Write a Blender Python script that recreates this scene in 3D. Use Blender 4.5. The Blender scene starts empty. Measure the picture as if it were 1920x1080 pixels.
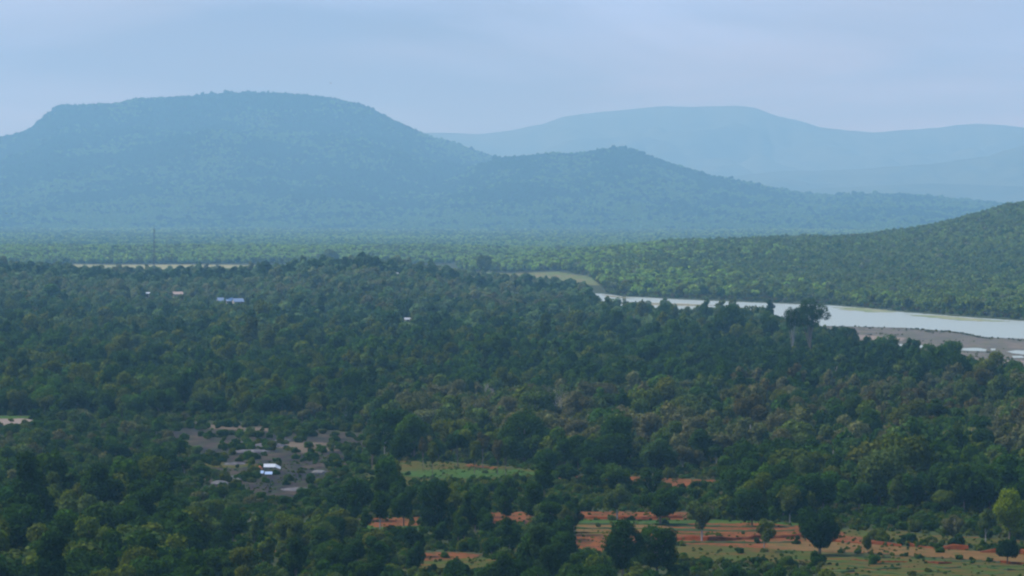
import bpy, math, random, colorsys
import numpy as np
random.seed(7); RNG = np.random.default_rng(11)
R = math.radians
SC = bpy.context.scene
COL = SC.collection

# ---------------------------------------------------------------- camera
CAM_Z = 68.0; F = 7818.0; HORIZON = 400.0
PITCH = math.atan((540 - HORIZON) / F)
cam_d = bpy.data.cameras.new('camera'); cam = bpy.data.objects.new('camera', cam_d); COL.objects.link(cam)
cam_d.sensor_width = 36; cam_d.lens = F / 1920 * 36; cam_d.clip_start = 1; cam_d.clip_end = 60000
cam.location = (0, 0, CAM_Z); cam.rotation_euler = (math.pi/2 - PITCH, 0, 0)
SC.camera = cam

# ---------------------------------------------------------------- light
SUN_EL, SUN_AZ = 48, -80            # the sun stands high beyond the view, a little to the left
SUN_STRENGTH, SUN_ANGLE = 2.6, 3
SKY_STRENGTH = 0.060
HAZE_DENSITY = 0.68e-4
HAZE_COLOR = (0.31, 0.69, 0.98, 1)
HAZE_ABSORB = (0.70, 0.55, 1.0, 1)
HAZE_G = 0.15
EXPOSURE = 1.0
sd = bpy.data.lights.new('sun', 'SUN'); sun = bpy.data.objects.new('sun', sd); COL.objects.link(sun)
sd.energy = SUN_STRENGTH; sd.angle = R(SUN_ANGLE); sd.color = (1, 0.97, 0.92)
sun.rotation_euler = (R(90 - SUN_EL), 0, R(180 - SUN_AZ - 0)) 
# direction towards the sun: x = sin(az)cos(el), y = cos(az)cos(el)
from mathutils import Vector
sdir = Vector((math.sin(R(SUN_AZ))*math.cos(R(SUN_EL)), math.cos(R(SUN_AZ))*math.cos(R(SUN_EL)), math.sin(R(SUN_EL))))
sun.rotation_euler = sdir.to_track_quat('Z', 'Y').to_euler()
sun.location = (0, 0, 900)

W = bpy.data.worlds.new('World'); SC.world = W; W.use_nodes = True
nt = W.node_tree; nt.nodes.clear()
def N(nt, t, **kw):
    n = nt.nodes.new(t)
    for k, v in kw.items():
        if k == 'inp':
            for a, b in v.items(): n.inputs[a].default_value = b
        else: setattr(n, k, v)
    return n
sky = N(nt, 'ShaderNodeTexSky', sky_type='NISHITA', sun_disc=False, sun_elevation=R(SUN_EL), sun_rotation=R(SUN_AZ),
        altitude=150, air_density=1.6, dust_density=1.5, ozone_density=2.5)
geo = N(nt, 'ShaderNodeNewGeometry')
mp = N(nt, 'ShaderNodeMapping'); mp.inputs['Scale'].default_value = (5, 5, 22)
noi = N(nt, 'ShaderNodeTexNoise', inp={'Scale': 1.6, 'Detail': 4.0, 'Roughness': 0.5, 'Distortion': 0.4})
tc = N(nt, 'ShaderNodeTexCoord')
nt.links.new(tc.outputs['Generated'], mp.inputs['Vector']); nt.links.new(mp.outputs[0], noi.inputs['Vector'])
rmp = N(nt, 'ShaderNodeMapRange', inp={'From Min': 0.3, 'From Max': 0.75, 'To Min': 0.6, 'To Max': 1.0})
nt.links.new(noi.outputs['Fac'], rmp.inputs['Value'])
cloud = N(nt, 'ShaderNodeRGB'); cloud.outputs[0].default_value = (2.95, 4.55, 8.0, 1)
mix = N(nt, 'ShaderNodeMixRGB'); bg = N(nt, 'ShaderNodeBackground', inp={'Strength': SKY_STRENGTH}); out = N(nt, 'ShaderNodeOutputWorld')
nt.links.new(rmp.outputs[0], mix.inputs['Fac']); nt.links.new(sky.outputs[0], mix.inputs['Color1']); nt.links.new(cloud.outputs[0], mix.inputs['Color2'])
n2_ = N(nt, 'ShaderNodeTexNoise', inp={'Scale': 2.6, 'Detail': 5.0, 'Roughness': .55, 'Distortion': .8}); mp2 = N(nt, 'ShaderNodeMapping'); mp2.inputs['Scale'].default_value = (3.0, 3.0, 13); mp2.inputs['Location'].default_value = (.3, .1, .4)
nt.links.new(tc.outputs['Generated'], mp2.inputs['Vector']); nt.links.new(mp2.outputs[0], n2_.inputs['Vector'])
r2_ = N(nt, 'ShaderNodeMapRange', inp={'From Min': .35, 'From Max': .65, 'To Min': .74, 'To Max': 1.30}); nt.links.new(n2_.outputs['Fac'], r2_.inputs['Value'])
sc_ = N(nt, 'ShaderNodeVectorMath', operation='SCALE'); nt.links.new(mix.outputs[0], sc_.inputs[0]); nt.links.new(r2_.outputs[0], sc_.inputs['Scale'])
nt.links.new(sc_.outputs[0], bg.inputs['Color']); nt.links.new(bg.outputs[0], out.inputs['Surface'])

vs = SC.view_settings; vs.view_transform = 'Standard'; vs.look = 'None'; vs.exposure = EXPOSURE; vs.gamma = 1
try: vs.use_curve_mapping = False
except Exception: pass
cy = SC.cycles
cy.max_bounces = 4; cy.diffuse_bounces = 2; cy.glossy_bounces = 2; cy.transmission_bounces = 2; cy.volume_bounces = 0
cy.transparent_max_bounces = 8; cy.use_denoising = True; cy.filter_width = 2.2

# ---------------------------------------------------------------- image <-> world helpers
CP, SP = math.cos(PITCH), math.sin(PITCH)
def ray(px, py):
    a = np.asarray(px, float) - 960; b = 540 - np.asarray(py, float)
    return a, F*CP + b*SP, -F*SP + b*CP
def at(px, py, z=0.0):
    dx, dy, dz = ray(px, py); t = (z - CAM_Z) / dz
    return float(dx*t), float(dy*t)
def at_d(px, py, d):
    dx, dy, dz = ray(px, py); t = d / dy
    return float(dx*t), float(d), float(CAM_Z + dz*t)
def proj(x, y, z):
    z = z - CAM_Z
    dep = y*CP - z*SP
    return 960 + F*x/dep, 540 - F*(y*SP + z*CP)/dep
def poly_w(pts, z=0.0): return np.array([at(a, b, z) for a, b in pts])
def inside(x, y, poly):
    r = np.zeros(x.shape, bool); n = len(poly); j = n-1
    for i in range(n):
        xi, yi = poly[i]; xj, yj = poly[j]
        if yi != yj:
            c = ((yi > y) != (yj > y)) & (x < (xj-xi)*(y-yi)/(yj-yi)+xi); r ^= c
        j = i
    return r
def _h(ix, iy, s):
    v = np.sin(ix*127.1 + iy*311.7 + s*74.7)*43758.5453
    return v - np.floor(v)
def vnoise(x, y, s=0):
    ix = np.floor(x); iy = np.floor(y); fx = x-ix; fy = y-iy
    fx = fx*fx*(3-2*fx); fy = fy*fy*(3-2*fy)
    return (_h(ix, iy, s)*(1-fx)+_h(ix+1, iy, s)*fx)*(1-fy) + (_h(ix, iy+1, s)*(1-fx)+_h(ix+1, iy+1, s)*fx)*fy
def fbm(x, y, s=0, o=4):
    r = 0; a = 0.5; t = 0
    for k in range(o):
        r = r + a*vnoise(x*2**k+17*k, y*2**k+9*k, s+k); t += a; a *= .5
    return r/t
def sstep(a, b, v):
    t = np.clip((v-a)/(b-a), 0, 1); return t*t*(3-2*t)

# ---------------------------------------------------------------- terrain heights
def terrain(x, y):
    x = np.asarray(x, float); y = np.asarray(y, float)
    z = 66*np.clip(1 - np.clip(y, 0, 560)/560, 0, 1)**2
    # low wooded ridge on the left bank
    ang = 960 + F*x/np.maximum(y, 1)
    crest = np.interp(ang, [-400, 0, 130, 240, 345, 480, 600, 700, 800, 900, 1000, 1100, 1130, 1170], [21, 18.5, 14, 11, 11, 13.5, 19.5, 21, 15, 5.5, 2.5, 3, 2, 0])
    f = np.where(y < 3300, sstep(2450, 3250, y), 1 - sstep(3500, 4100, y))
    z = z + crest*f*(0.9 + 0.2*fbm(x/160, y/260, 3))
    # wooded country beyond the river
    cr = np.interp(x, [-900, 0, 120, 196, 454, 516, 552, 590, 700, 900], [0, 2, 16, 24, 32, 41, 50, 59, 86, 112])
    z = z + cr*np.where(y < 4900, sstep(3250, 4900, y), 1 - sstep(5200, 6800, y))
    z = z + 8*np.where(y < 6400, sstep(5500, 6400, y), 1 - sstep(6600, 7600, y))*sstep(300, -200, x)
    z = z + 3.0*(fbm(x/90, y/140, 8)-.5)*sstep(1450, 1700, y)*(1-sstep(2100, 2350, y))
    return z

H1 = ([-400,-60,0,50,70,110,180,210,260,350,420,480,560,620,680,740,800,850,930,1000,1100,1250,1400],
      [300,275,262,250,235,203,200,200,190,186,180,178,182,188,203,230,258,272,300,322,350,385,400])
H2 = ([560,640,720,800,880,940,980,1020,1090,1130,1190,1220,1270,1340,1430,1500,1560,1650,1720,1800,1870,1920,2060,2300],
      [455,432,400,362,322,299,297,293,292,283,285,298,315,335,352,366,370,368,370,378,384,392,402,410])
H3 = ([-700,-200,100,400,780,850,900,960,1020,1060,1110,1160,1240,1300,1400,1420,1450,1500,1540,1590,1640,1700,1760,1800,1850,1900,1960,2100,2400,2700],
      [270,262,272,262,249,250,253,246,233,219,212,208,200,201,200,204,217,228,240,245,249,244,240,234,233,238,244,236,262,300])
H4 = ([700,1000,1200,1300,1440,1600,1750,1850,1920,2100,2400,2700], [392,368,352,340,323,318,308,293,273,246,240,260])
H5 = ([900,1300,1400,1560,1750,1920,2100,2400,2700], [400,385,368,352,344,350,346,356,380])
def hill_fn(tab, d, w, wb, tree=8.0, seed=0, rough=0.35, foot=0.0, gul=500.0):
    def f(x, y):
        x = np.asarray(x, float); y = np.asarray(y, float)
        ang = 960 + F*x/np.maximum(y, 1000)
        py = np.interp(ang, tab[0], tab[1]); py = (py + np.interp(ang-6, tab[0], tab[1]) + np.interp(ang+6, tab[0], tab[1]))/3
        crest = np.maximum(CAM_Z + (HORIZON - py)/F*d - tree, 0) + foot
        n = fbm(x/gul, y/gul*.8, seed) - .5
        t = np.where(y < d, (d-y)/w, (y-d)/wb)
        t = t + n*rough*np.clip(t*3, 0, 1)*np.clip((1.15-t)*3, 0, 1)
        t = np.clip(t, 0, 1)
        b = (0.5 + 0.5*np.cos(math.pi*t))**0.9
        g = np.abs(fbm(x/(gul*.45)+ .3*np.sin(y/gul), y/(gul*1.6), seed+5, 3)-.5)*2
        return crest*b*(1 - .26*(1-g)*np.clip((t-.04)*8, 0, 1)*np.clip(crest*b/60, 0, 1)) - 1.5
    return f
hill1 = hill_fn(H1, 20000, 6300, 2600, seed=21, rough=.16, gul=900)
hill2 = hill_fn(H2, 17000, 3700, 2000, seed=33, rough=.14, gul=800)
hill3 = hill_fn(H3, 33000, 6000, 3000, tree=0, seed=41, rough=.5, gul=900)
hill4 = hill_fn(H4, 26500, 4000, 2500, tree=0, seed=51, rough=.5, gul=700)
hill5 = hill_fn(H5, 23500, 3000, 2000, tree=0, seed=61, rough=.5, gul=600)

# ---------------------------------------------------------------- mesh helpers
def mesh_from(name, v, f, mats=(), fm=None, smooth=False):
    v = np.asarray(v, np.float32); f = np.asarray(f, np.int32); k = f.shape[1]
    me = bpy.data.meshes.new(name)
    me.vertices.add(len(v)); me.vertices.foreach_set('co', v.ravel())
    me.loops.add(f.size); me.loops.foreach_set('vertex_index', f.ravel())
    me.polygons.add(len(f)); me.polygons.foreach_set('loop_start', np.arange(len(f), dtype=np.int32)*k)
    try: me.polygons.foreach_set('loop_total', np.full(len(f), k, np.int32))
    except Exception: pass
    for m in mats: me.materials.append(m)
    if fm is not None: me.polygons.foreach_set('material_index', np.asarray(fm, np.int32))
    me.polygons.foreach_set('use_smooth', np.full(len(f), smooth))
    me.update(calc_edges=True); me.validate()
    return me
def link(name, data, parent=None, loc=None, rz=0, **props):
    o = bpy.data.objects.new(name, data); COL.objects.link(o)
    if parent: o.parent = parent
    if loc is not None: o.location = loc
    if rz: o.rotation_euler = (0, 0, rz)
    for k, v in props.items(): o[k] = v
    return o
def grid_mesh(name, X, Y, Z, mat, smooth=True, keep=None):
    r, c = X.shape; v = np.stack([X, Y, Z], -1).reshape(-1, 3)
    i = np.arange(r*c).reshape(r, c)
    f = np.stack([i[:-1, :-1], i[:-1, 1:], i[1:, 1:], i[1:, :-1]], -1).reshape(-1, 4)
    if keep is not None:
        f = f[keep.reshape(-1)]; u, inv = np.unique(f, return_inverse=True); v = v[u]; f = inv.reshape(-1, 4)
    return mesh_from(name, v, f, [mat], smooth=smooth)

class MB:
    def __init__(s): s.v = []; s.f = []
    def quad_strip(s, rings, close=True):
        n = len(rings[0]); b = len(s.v)
        for r in rings: s.v += [tuple(p) for p in r]
        for k in range(len(rings)-1):
            for j in range(n if close else n-1):
                a = b+k*n+j; c = b+k*n+(j+1) % n
                s.f.append((a, c, c+n, a+n))
        return b
    def tube(s, pts, rad, n=6):
        pts = [Vector(p) for p in pts]; rings = []
        for i, p in enumerate(pts):
            d = (pts[min(i+1, len(pts)-1)] - pts[max(i-1, 0)]).normalized()
            u = d.cross(Vector((0.31, 0.95, 0.05))).normalized(); w = d.cross(u)
            rings.append([p + (u*math.cos(2*math.pi*k/n) + w*math.sin(2*math.pi*k/n))*rad[i] for k in range(n)])
        b = s.quad_strip(rings); L = len(s.v)
        s.v.append(tuple(pts[-1])); 
        for k in range(n): s.f.append((L-n+k, L-n+(k+1) % n, L, L))
    def box(s, x0, x1, y0, y1, z0, z1):
        b = len(s.v)
        s.v += [(x0,y0,z0),(x1,y0,z0),(x1,y1,z0),(x0,y1,z0),(x0,y0,z1),(x1,y0,z1),(x1,y1,z1),(x0,y1,z1)]
        s.f += [tuple(b+i for i in q) for q in ((0,3,2,1),(4,5,6,7),(0,1,5,4),(1,2,6,5),(2,3,7,6),(3,0,4,7))]
    def slab(s, a, b_, c, d, th):
        """thick sheet from 4 corners"""
        b = len(s.v)
        a, b_, c, d = map(Vector, (a, b_, c, d)); nrm = (b_-a).cross(c-a).normalized()*th
        s.v += [tuple(q) for q in (a, b_, c, d, a+nrm, b_+nrm, c+nrm, d+nrm)]
        s.f += [tuple(b+i for i in q) for q in ((0,3,2,1),(4,5,6,7),(0,1,5,4),(1,2,6,5),(2,3,7,6),(3,0,4,7))]
    def build(s, name, mat, smooth=False):
        me = bpy.data.meshes.new(name)
        f = [tuple(dict.fromkeys(q)) for q in s.f]
        me.from_pydata(s.v, [], f); me.materials.append(mat)
        if smooth: me.polygons.foreach_set('use_smooth', [True]*len(me.polygons))
        me.update(); return me

# ---------------------------------------------------------------- materials
def mat_new(name):
    m = bpy.data.materials.new(name); m.use_nodes = True; t = m.node_tree; t.nodes.clear()
    o = N(t, 'ShaderNodeOutputMaterial'); p = N(t, 'ShaderNodeBsdfPrincipled'); t.links.new(p.outputs[0], o.inputs['Surface'])
    p.inputs['Roughness'].default_value = 0.85; p.inputs['Specular IOR Level'].default_value = 0.15
    return m, t, p
def mat_plain(name, c, rough=.7, spec=.3, noise=0.25, scale=1.5, metallic=0):
    m, t, p = mat_new(name); p.inputs['Roughness'].default_value = rough; p.inputs['Specular IOR Level'].default_value = spec; p.inputs['Metallic'].default_value = metallic
    tc = N(t, 'ShaderNodeTexCoord'); n = N(t, 'ShaderNodeTexNoise', inp={'Scale': scale, 'Detail': 4.0}); t.links.new(tc.outputs['Object'], n.inputs['Vector'])
    mx = N(t, 'ShaderNodeMixRGB'); mx.inputs['Color1'].default_value = tuple(x*(1-noise) for x in c)+(1,); mx.inputs['Color2'].default_value = tuple(min(x*(1+noise), 1) for x in c)+(1,)
    t.links.new(n.outputs['Fac'], mx.inputs['Fac']); t.links.new(mx.outputs[0], p.inputs['Base Color']); return m
def mat_ground(name, cols, scales=(1/40., 1/6., 1/1.2), stretch=(1, 1, 1), rough=.95, contrast=.22):
    """cols: 3-4 colours blended by noises of the place's own coordinates"""
    m, t, p = mat_new(name); p.inputs['Roughness'].default_value = rough; p.inputs['Specular IOR Level'].default_value = 0.05
    g = N(t, 'ShaderNodeNewGeometry'); mpp = N(t, 'ShaderNodeMapping'); mpp.inputs['Scale'].default_value = stretch
    t.links.new(g.outputs['Position'], mpp.inputs['Vector']); last = None
    for i, c in enumerate(cols):
        if i == 0:
            r = N(t, 'ShaderNodeRGB'); r.outputs[0].default_value = tuple(c)+(1,); last = r.outputs[0]; continue
        n = N(t, 'ShaderNodeTexNoise', inp={'Scale': scales[(i-1) % len(scales)], 'Detail': 4.0, 'Roughness': .6})
        t.links.new(mpp.outputs[0], n.inputs['Vector'])
        off = .07 if i == len(cols)-1 and i > 1 else 0
        mr = N(t, 'ShaderNodeMapRange', inp={'From Min': .5+off-contrast/2, 'From Max': .5+off+contrast/2}); t.links.new(n.outputs['Fac'], mr.inputs['Value'])
        mx = N(t, 'ShaderNodeMixRGB'); mx.inputs['Color2'].default_value = tuple(c)+(1,)
        t.links.new(mr.outputs[0], mx.inputs['Fac']); t.links.new(last, mx.inputs['Color1']); last = mx.outputs[0]
    t.links.new(last, p.inputs['Base Color']); return m
def mat_foliage():
    m = bpy.data.materials.new('foliage'); m.use_nodes = True; t = m.node_tree; t.nodes.clear()
    o = N(t, 'ShaderNodeOutputMaterial')
    a = N(t, 'ShaderNodeAttribute', attribute_type='INSTANCER', attribute_name='tint')
    v = N(t, 'ShaderNodeAttribute', attribute_type='GEOMETRY', attribute_name='leaf_tone')
    mul = N(t, 'ShaderNodeVectorMath', operation='SCALE'); t.links.new(a.outputs['Vector'], mul.inputs[0]); t.links.new(v.outputs['Fac'], mul.inputs['Scale'])
    d = N(t, 'ShaderNodeBsdfDiffuse'); tr = N(t, 'ShaderNodeBsdfTranslucent'); mx = N(t, 'ShaderNodeMixShader'); mx.inputs[0].default_value = .28
    yl = N(t, 'ShaderNodeMixRGB', blend_type='MULTIPLY'); yl.inputs[0].default_value = 1; yl.inputs[2].default_value = (1.3, 1.5, .6, 1)
    t.links.new(mul.outputs[0], d.inputs['Color']); t.links.new(mul.outputs[0], yl.inputs[1]); t.links.new(yl.outputs[0], tr.inputs['Color'])
    t.links.new(d.outputs[0], mx.inputs[1]); t.links.new(tr.outputs[0], mx.inputs[2]); t.links.new(mx.outputs[0], o.inputs['Surface'])
    return m
M = {}
M['foliage'] = mat_foliage()
M['bark'] = mat_plain('bark', (.16, .13, .10), .95, .05, .4, 3)
M['pale_bark'] = mat_plain('pale_bark', (.27, .255, .23), .9, .1, .25, 2)
M['forest_floor'] = mat_ground('forest_floor', [(.025, .04, .014), (.045, .05, .02), (.035, .06, .017), (.065, .05, .028)], (1/60., 1/9., 1/2.))
M['hill_canopy'] = mat_ground('hill_canopy', [(.03, .055, .02), (.06, .085, .03), (.04, .07, .022), (.075, .085, .03)], (1/160., 1/30., 1/9.))
M['far_canopy'] = mat_ground('far_canopy', [(.03, .05, .02), (.05, .075, .03), (.06, .08, .03)], (1/400., 1/120., 1/40.))
M['red_soil'] = mat_ground('red_soil', [(.15, .042, .011), (.095, .032, .01), (.18, .058, .016), (.06, .048, .012)], (1/18., 1/4., 1/1.5), (1, .35, 1))
M['tan_soil'] = mat_ground('tan_soil', [(.14, .068, .020), (.12, .05, .015), (.15, .082, .026), (.06, .065, .014)], (1/20., 1/4., 1/1.5), (.5, .6, 1))
M['red_bank'] = mat_ground('red_bank', [(.14, .034, .009), (.08, .024, .008), (.165, .05, .014)], (1/12., 1/2.), (1, 1, 1))
M['grass_green'] = mat_ground('grass_green', [(.03, .085, .009), (.05, .11, .012), (.025, .06, .01), (.07, .075, .015)], (1/25., 1/6., 1/1.5), (.4, 1, 1))
M['grass_olive'] = mat_ground('grass_olive', [(.040, .075, .006), (.065, .062, .010), (.026, .052, .007), (.14, .052, .014)], (1/16., 1/4., 1/2.), (.3, 1, 1))
M['grass_dark'] = mat_ground('grass_dark', [(.03, .06, .02), (.045, .075, .022), (.06, .06, .03)], (1/10., 1/2.))
M['rocky'] = mat_ground('rocky', [(.026, .021, .025), (.07, .048, .033), (.014, .012, .017), (.035, .046, .012)], (1/26., 1/7., 1/3.), (1, .4, 1))
M['rock'] = mat_ground('rock', [(.06, .058, .068), (.10, .09, .09), (.17, .16, .15)], (1/5., 1/1.5))
M['pale_rock'] = mat_ground('pale_rock', [(.15, .145, .14), (.09, .09, .09), (.20, .19, .175)], (1/5., 1/1.2))
M['dry_sand'] = mat_ground('dry_sand', [(.11, .08, .05), (.08, .062, .04), (.13, .10, .065)], (1/60., 1/15.), (1, .3, 1))
M['sand_flat'] = mat_ground('sand_flat', [(.23, .21, .09), (.17, .18, .08), (.26, .23, .11)], (1/120., 1/40.), (1, .2, 1))
M['tan_flat'] = mat_ground('tan_flat', [(.11, .13, .04), (.16, .12, .05), (.08, .12, .03)], (1/50., 1/15.), (1, .2, 1))
M['mud'] = mat_ground('mud', [(.12, .10, .085), (.16, .125, .10), (.085, .08, .065), (.095, .10, .05)], (1/50., 1/14., 1/5.), (1, .25, 1))
M['mud_pale'] = mat_ground('mud_pale', [(.22, .17, .13), (.18, .145, .12)], (1/20.,), (1, .25, 1))
M['shoal'] = mat_ground('shoal', [(.25, .21, .13), (.18, .17, .09)], (1/12.,), (1, .2, 1))
M['weed'] = mat_ground('weed', [(.17, .20, .09), (.24, .24, .14)], (1/12.,), (1, .2, 1))
M['white_sheet'] = mat_plain('white_sheet', (.42, .44, .45), .45, .4, .1)
M['blue_sheet'] = mat_plain('blue_sheet', (.16, .22, .32), .5, .4, .15)
M['pale_blue_sheet'] = mat_plain('pale_blue_sheet', (.28, .37, .52), .5, .4, .12)
M['cream_wall'] = mat_plain('cream_wall', (.30, .27, .22), .8, .2, .1)
M['tan_roof'] = mat_plain('tan_roof', (.36, .27, .21), .8, .2, .15)
M['dark_opening'] = mat_plain('dark_opening', (.03, .03, .035), .6, .3, .1)
M['orange_cloth'] = mat_plain('orange_cloth', (.55, .20, .09), .9, .1, .2)
M['steel'] = mat_plain('steel', (.06, .065, .065), .6, .4, .15)
M['concrete'] = mat_plain('concrete', (.45, .44, .41), .9, .2, .12)
M['feather'] = mat_plain('feather', (.05, .04, .035), .9, .1, .2)
wm, wt, wp = mat_new('river_water')
wp.inputs['Base Color'].default_value = (.28, .30, .22, 1); wp.inputs['Roughness'].default_value = .30; wp.inputs['IOR'].default_value = 1.33; wp.inputs['Specular IOR Level'].default_value = .5
g = N(wt, 'ShaderNodeNewGeometry'); mpp = N(wt, 'ShaderNodeMapping'); mpp.inputs['Scale'].default_value = (.5, .18, 1)
wn = N(wt, 'ShaderNodeTexNoise', inp={'Scale': .5, 'Detail': 5.0}); bp = N(wt, 'ShaderNodeBump', inp={'Strength': .6, 'Distance': .25})
wt.links.new(g.outputs['Position'], mpp.inputs[0]); wt.links.new(mpp.outputs[0], wn.inputs['Vector']); wt.links.new(wn.outputs['Fac'], bp.inputs['Height']); wt.links.new(bp.outputs[0], wp.inputs['Normal'])
M['water'] = wm

# ---------------------------------------------------------------- the land
ys = np.concatenate([[-60, -20, 0], np.linspace(20, 700, 50)[1:], np.geomspace(705, 7600, 420), np.geomspace(7700, 46500, 44)])
u = np.linspace(-1, 1, 261)
Yg = np.repeat(ys[:, None], len(u), 1); Xg = u[None, :]*(np.clip(Yg, 0, None)*0.19 + 120 + 0.08*np.clip(Yg-7000, 0, None))
ground = link('ground', grid_mesh('ground', Xg, Yg, terrain(Xg, Yg) - .0, M['forest_floor']), kind='structure')

def hill_obj(name, fn, x0, x1, y0, y1, nx, ny, mat, amp=0, sc=20.):
    x = np.linspace(x0, x1, nx); y = np.linspace(y0, y1, ny); X, Y = np.meshgrid(x, y); Z = fn(X, Y)
    if amp: Z = Z + amp*(fbm(X/sc, Y/sc, 5, 3)-.35)*np.clip(Z/20, 0, 1)
    return link(name, grid_mesh(name, X, Y, Z, mat), kind='structure')
hill_obj('flat_topped_hill', hill1, -3800, 1300, 13500, 22700, 380, 400, M['hill_canopy'])
hill_obj('wooded_spur', hill2, -1000, 3200, 13100, 19100, 340, 320, M['hill_canopy'])
hill_obj('far_mountain_range', hill3, -7200, 7400, 26900, 36100, 420, 160, M['far_canopy'], 14, 60)
hill_obj('distant_foothills', hill4, -1200, 6000, 22400, 29100, 280, 130, M['far_canopy'], 11, 50)
hill_obj('low_distant_rise', hill5, -300, 5300, 20400, 25600, 280, 110, M['far_canopy'], 9, 40)

EXCL = []      # places where no forest grows
def sheet(name, pts, mat, dz=.06, n=(90, 30), edge=.5, excl=True, z=0.0, kind='structure', label=None, wob=8.0, bump=0.0):
    P = poly_w(pts, z) if not isinstance(pts, np.ndarray) else pts
    x0, y0 = P.min(0); x1, y1 = P.max(0)
    pad = .04
    x = np.linspace(x0-(x1-x0)*pad, x1+(x1-x0)*pad, n[0]); y = np.linspace(y0-(y1-y0)*pad, y1+(y1-y0)*pad, n[1])
    X, Y = np.meshgrid(x, y); cx = (X[:-1, :-1]+X[1:, 1:])/2; cyy = (Y[:-1, :-1]+Y[1:, 1:])/2
    dx = (fbm(cx/wob, cyy/wob, 71)-.5)*2*edge*wob; dy = (fbm(cx/wob, cyy/wob, 72)-.5)*2*edge*wob*2
    k = inside(cx+dx, cyy+dy, P)
    if excl: EXCL.append(P)
    Z = terrain(X, Y) + dz + (bump*(fbm(X/3, Y/6, 9)) if bump else 0)
    o = link(name, grid_mesh(name, X, Y, Z, mat, keep=k), kind=kind)
    if label: o['label'] = label
    return o

# river and flats -------------------------------------------------------
river = [(1100,557),(1130,556),(1200,558),(1280,562),(1400,567),(1560,573),(1640,580),(1700,586),(1800,594),(1920,602),(2150,618),(2150,660),(1920,636),(1840,632),(1790,622),(1700,615),(1590,612),(1500,611),(1380,607),(1250,600),(1130,590),(1100,575)]
sheet('river', river, M['water'], .08, (240, 240), .12, wob=12)
mudp = [(1440,611),(1500,611),(1590,612),(1700,615),(1790,622),(1840,632),(1920,636),(2150,660),(2150,740),(1920,712),(1840,700),(1760,690),(1640,680),(1560,650)]
sheet('mud_flat', mudp, M['mud'], .05, (200, 130), .1, wob=12)
sheet('pale_mud_strip', [(1840,672),(1920,676),(2000,684),(2000,700),(1920,694),(1830,686)], M['mud_pale'], .10, (80, 40), .3)
sheet('pale_mud_strip', [(1590,628),(1640,630),(1700,634),(1690,640),(1620,638)], M['mud_pale'], .10, (80, 30), .3)
for pl in ([(1683,647),(1700,646.4),(1730,648.5),(1736,653),(1720,654),(1700,651),(1684,650.5)], [(1764,651),(1772,650.5),(1775,654),(1765,654.5)],
           [(1800,654),(1830,652.5),(1850,654.5),(1848,657.5),(1820,657.5),(1800,656.5)], [(1858,653.5),(1867,653.5),(1866,656),(1858,656)], [(1888,657.5),(1906,656),(2010,660),(2010,665),(1920,663.5),(1898,661.5)],
           [(1868,666),(1880,666.5),(1878,669),(1868,668)], [(1897,666),(1915,665.5),(1922,669),(1900,669.5)]):
    sheet('pool_of_water', pl, M['water'], .16, (60, 24), .0, kind='structure')
sheet('sand_flat', [(-300,503),(-300,495),(60,496),(200,498),(380,498),(600,500),(760,503),(860,512),(860,524),(600,520),(330,512),(100,512)], M['sand_flat'], .15, (240, 80), .25, wob=60)
sheet('tan_river_bed', [(830,510),(900,513),(960,516),(1050,521),(1100,529),(1128,544),(1100,542),(1040,536),(900,530),(830,524)], M['tan_flat'], .2, (140, 80), .25, wob=40)
sheet('river_shoal', [(1135,568),(1200,567.5),(1290,570),(1345,573),(1300,574.5),(1240,572.5),(1180,571.5)], M['shoal'], .16, (110, 30), .3, excl=False, wob=10)
sheet('river_shoal', [(1128,557.5),(1170,558),(1190,560),(1140,560)], M['shoal'], .16, (70, 24), .3, excl=False, wob=10)
sheet('water_weed', [(1560,576),(1620,578),(1690,585),(1640,586),(1580,581)], M['weed'], .14, (110, 40), .9, excl=False, kind='stuff', wob=9)
sheet('water_weed', [(1700,590),(1760,592),(1900,604),(1820,602),(1740,596)], M['weed'], .14, (110, 40), .9, excl=False, kind='stuff', wob=9)

# fields and clearings in the near plain ---------------------------------
sheet('red_field', [(1030,895),(1060,891),(1110,892),(1180,893),(1260,897),(1345,900),(1340,910),(1290,916),(1200,913),(1120,910),(1040,903)], M['red_soil'], .06, (160, 50), .45)
sheet('red_field', [(1070,959),(1160,959),(1300,962),(1310,974),(1200,976),(1080,975)], M['red_soil'], .06, (100, 24), .2)
sheet('red_field', [(915,962),(1000,960),(1060,964),(1060,980),(990,982),(920,985)], M['red_soil'], .06, (80, 24), .25)
sheet('red_field', [(680,972),(790,970),(800,984),(690,990)], M['red_soil'], .06, (60, 24), .3)
sheet('green_terrace', [(670,984),(800,984),(800,994),(680,1000)], M['grass_green'], .05, (60, 20), .3)
sheet('green_terrace', [(1085,975.5),(1200,976.5),(1330,975),(1500,981),(1500,988),(1330,982),(1200,981.5),(1080,981.5)], M['grass_green'], .065, (150, 20), .15, wob=4)
sheet('tilled_terrace', [(1080,982),(1200,982),(1345,983),(1350,1004),(1200,1004),(1080,1004)], M['tan_soil'], .055, (120, 30), .2, wob=4)
sheet('red_field', [(1080,1002),(1250,1000),(1245,1035),(1130,1040),(1070,1035)], M['red_soil'], .05, (80, 40), .25)
sheet('red_field', [(1255,985),(1400,980),(1480,985),(1560,990),(1590,1005),(1660,1018),(1560,1022),(1480,1028),(1400,1027),(1300,1022),(1255,1015)], M['red_soil'], .07, (180, 60), .25)
sheet('dirt_track', [(1440,1016),(1560,1016),(1700,1026),(1820,1033),(1960,1043),(2050,1048),(2050,1062),(1920,1056),(1780,1047),(1660,1040),(1560,1035),(1440,1030)], M['tan_soil'], .08, (200, 40), .12, wob=5)
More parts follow.
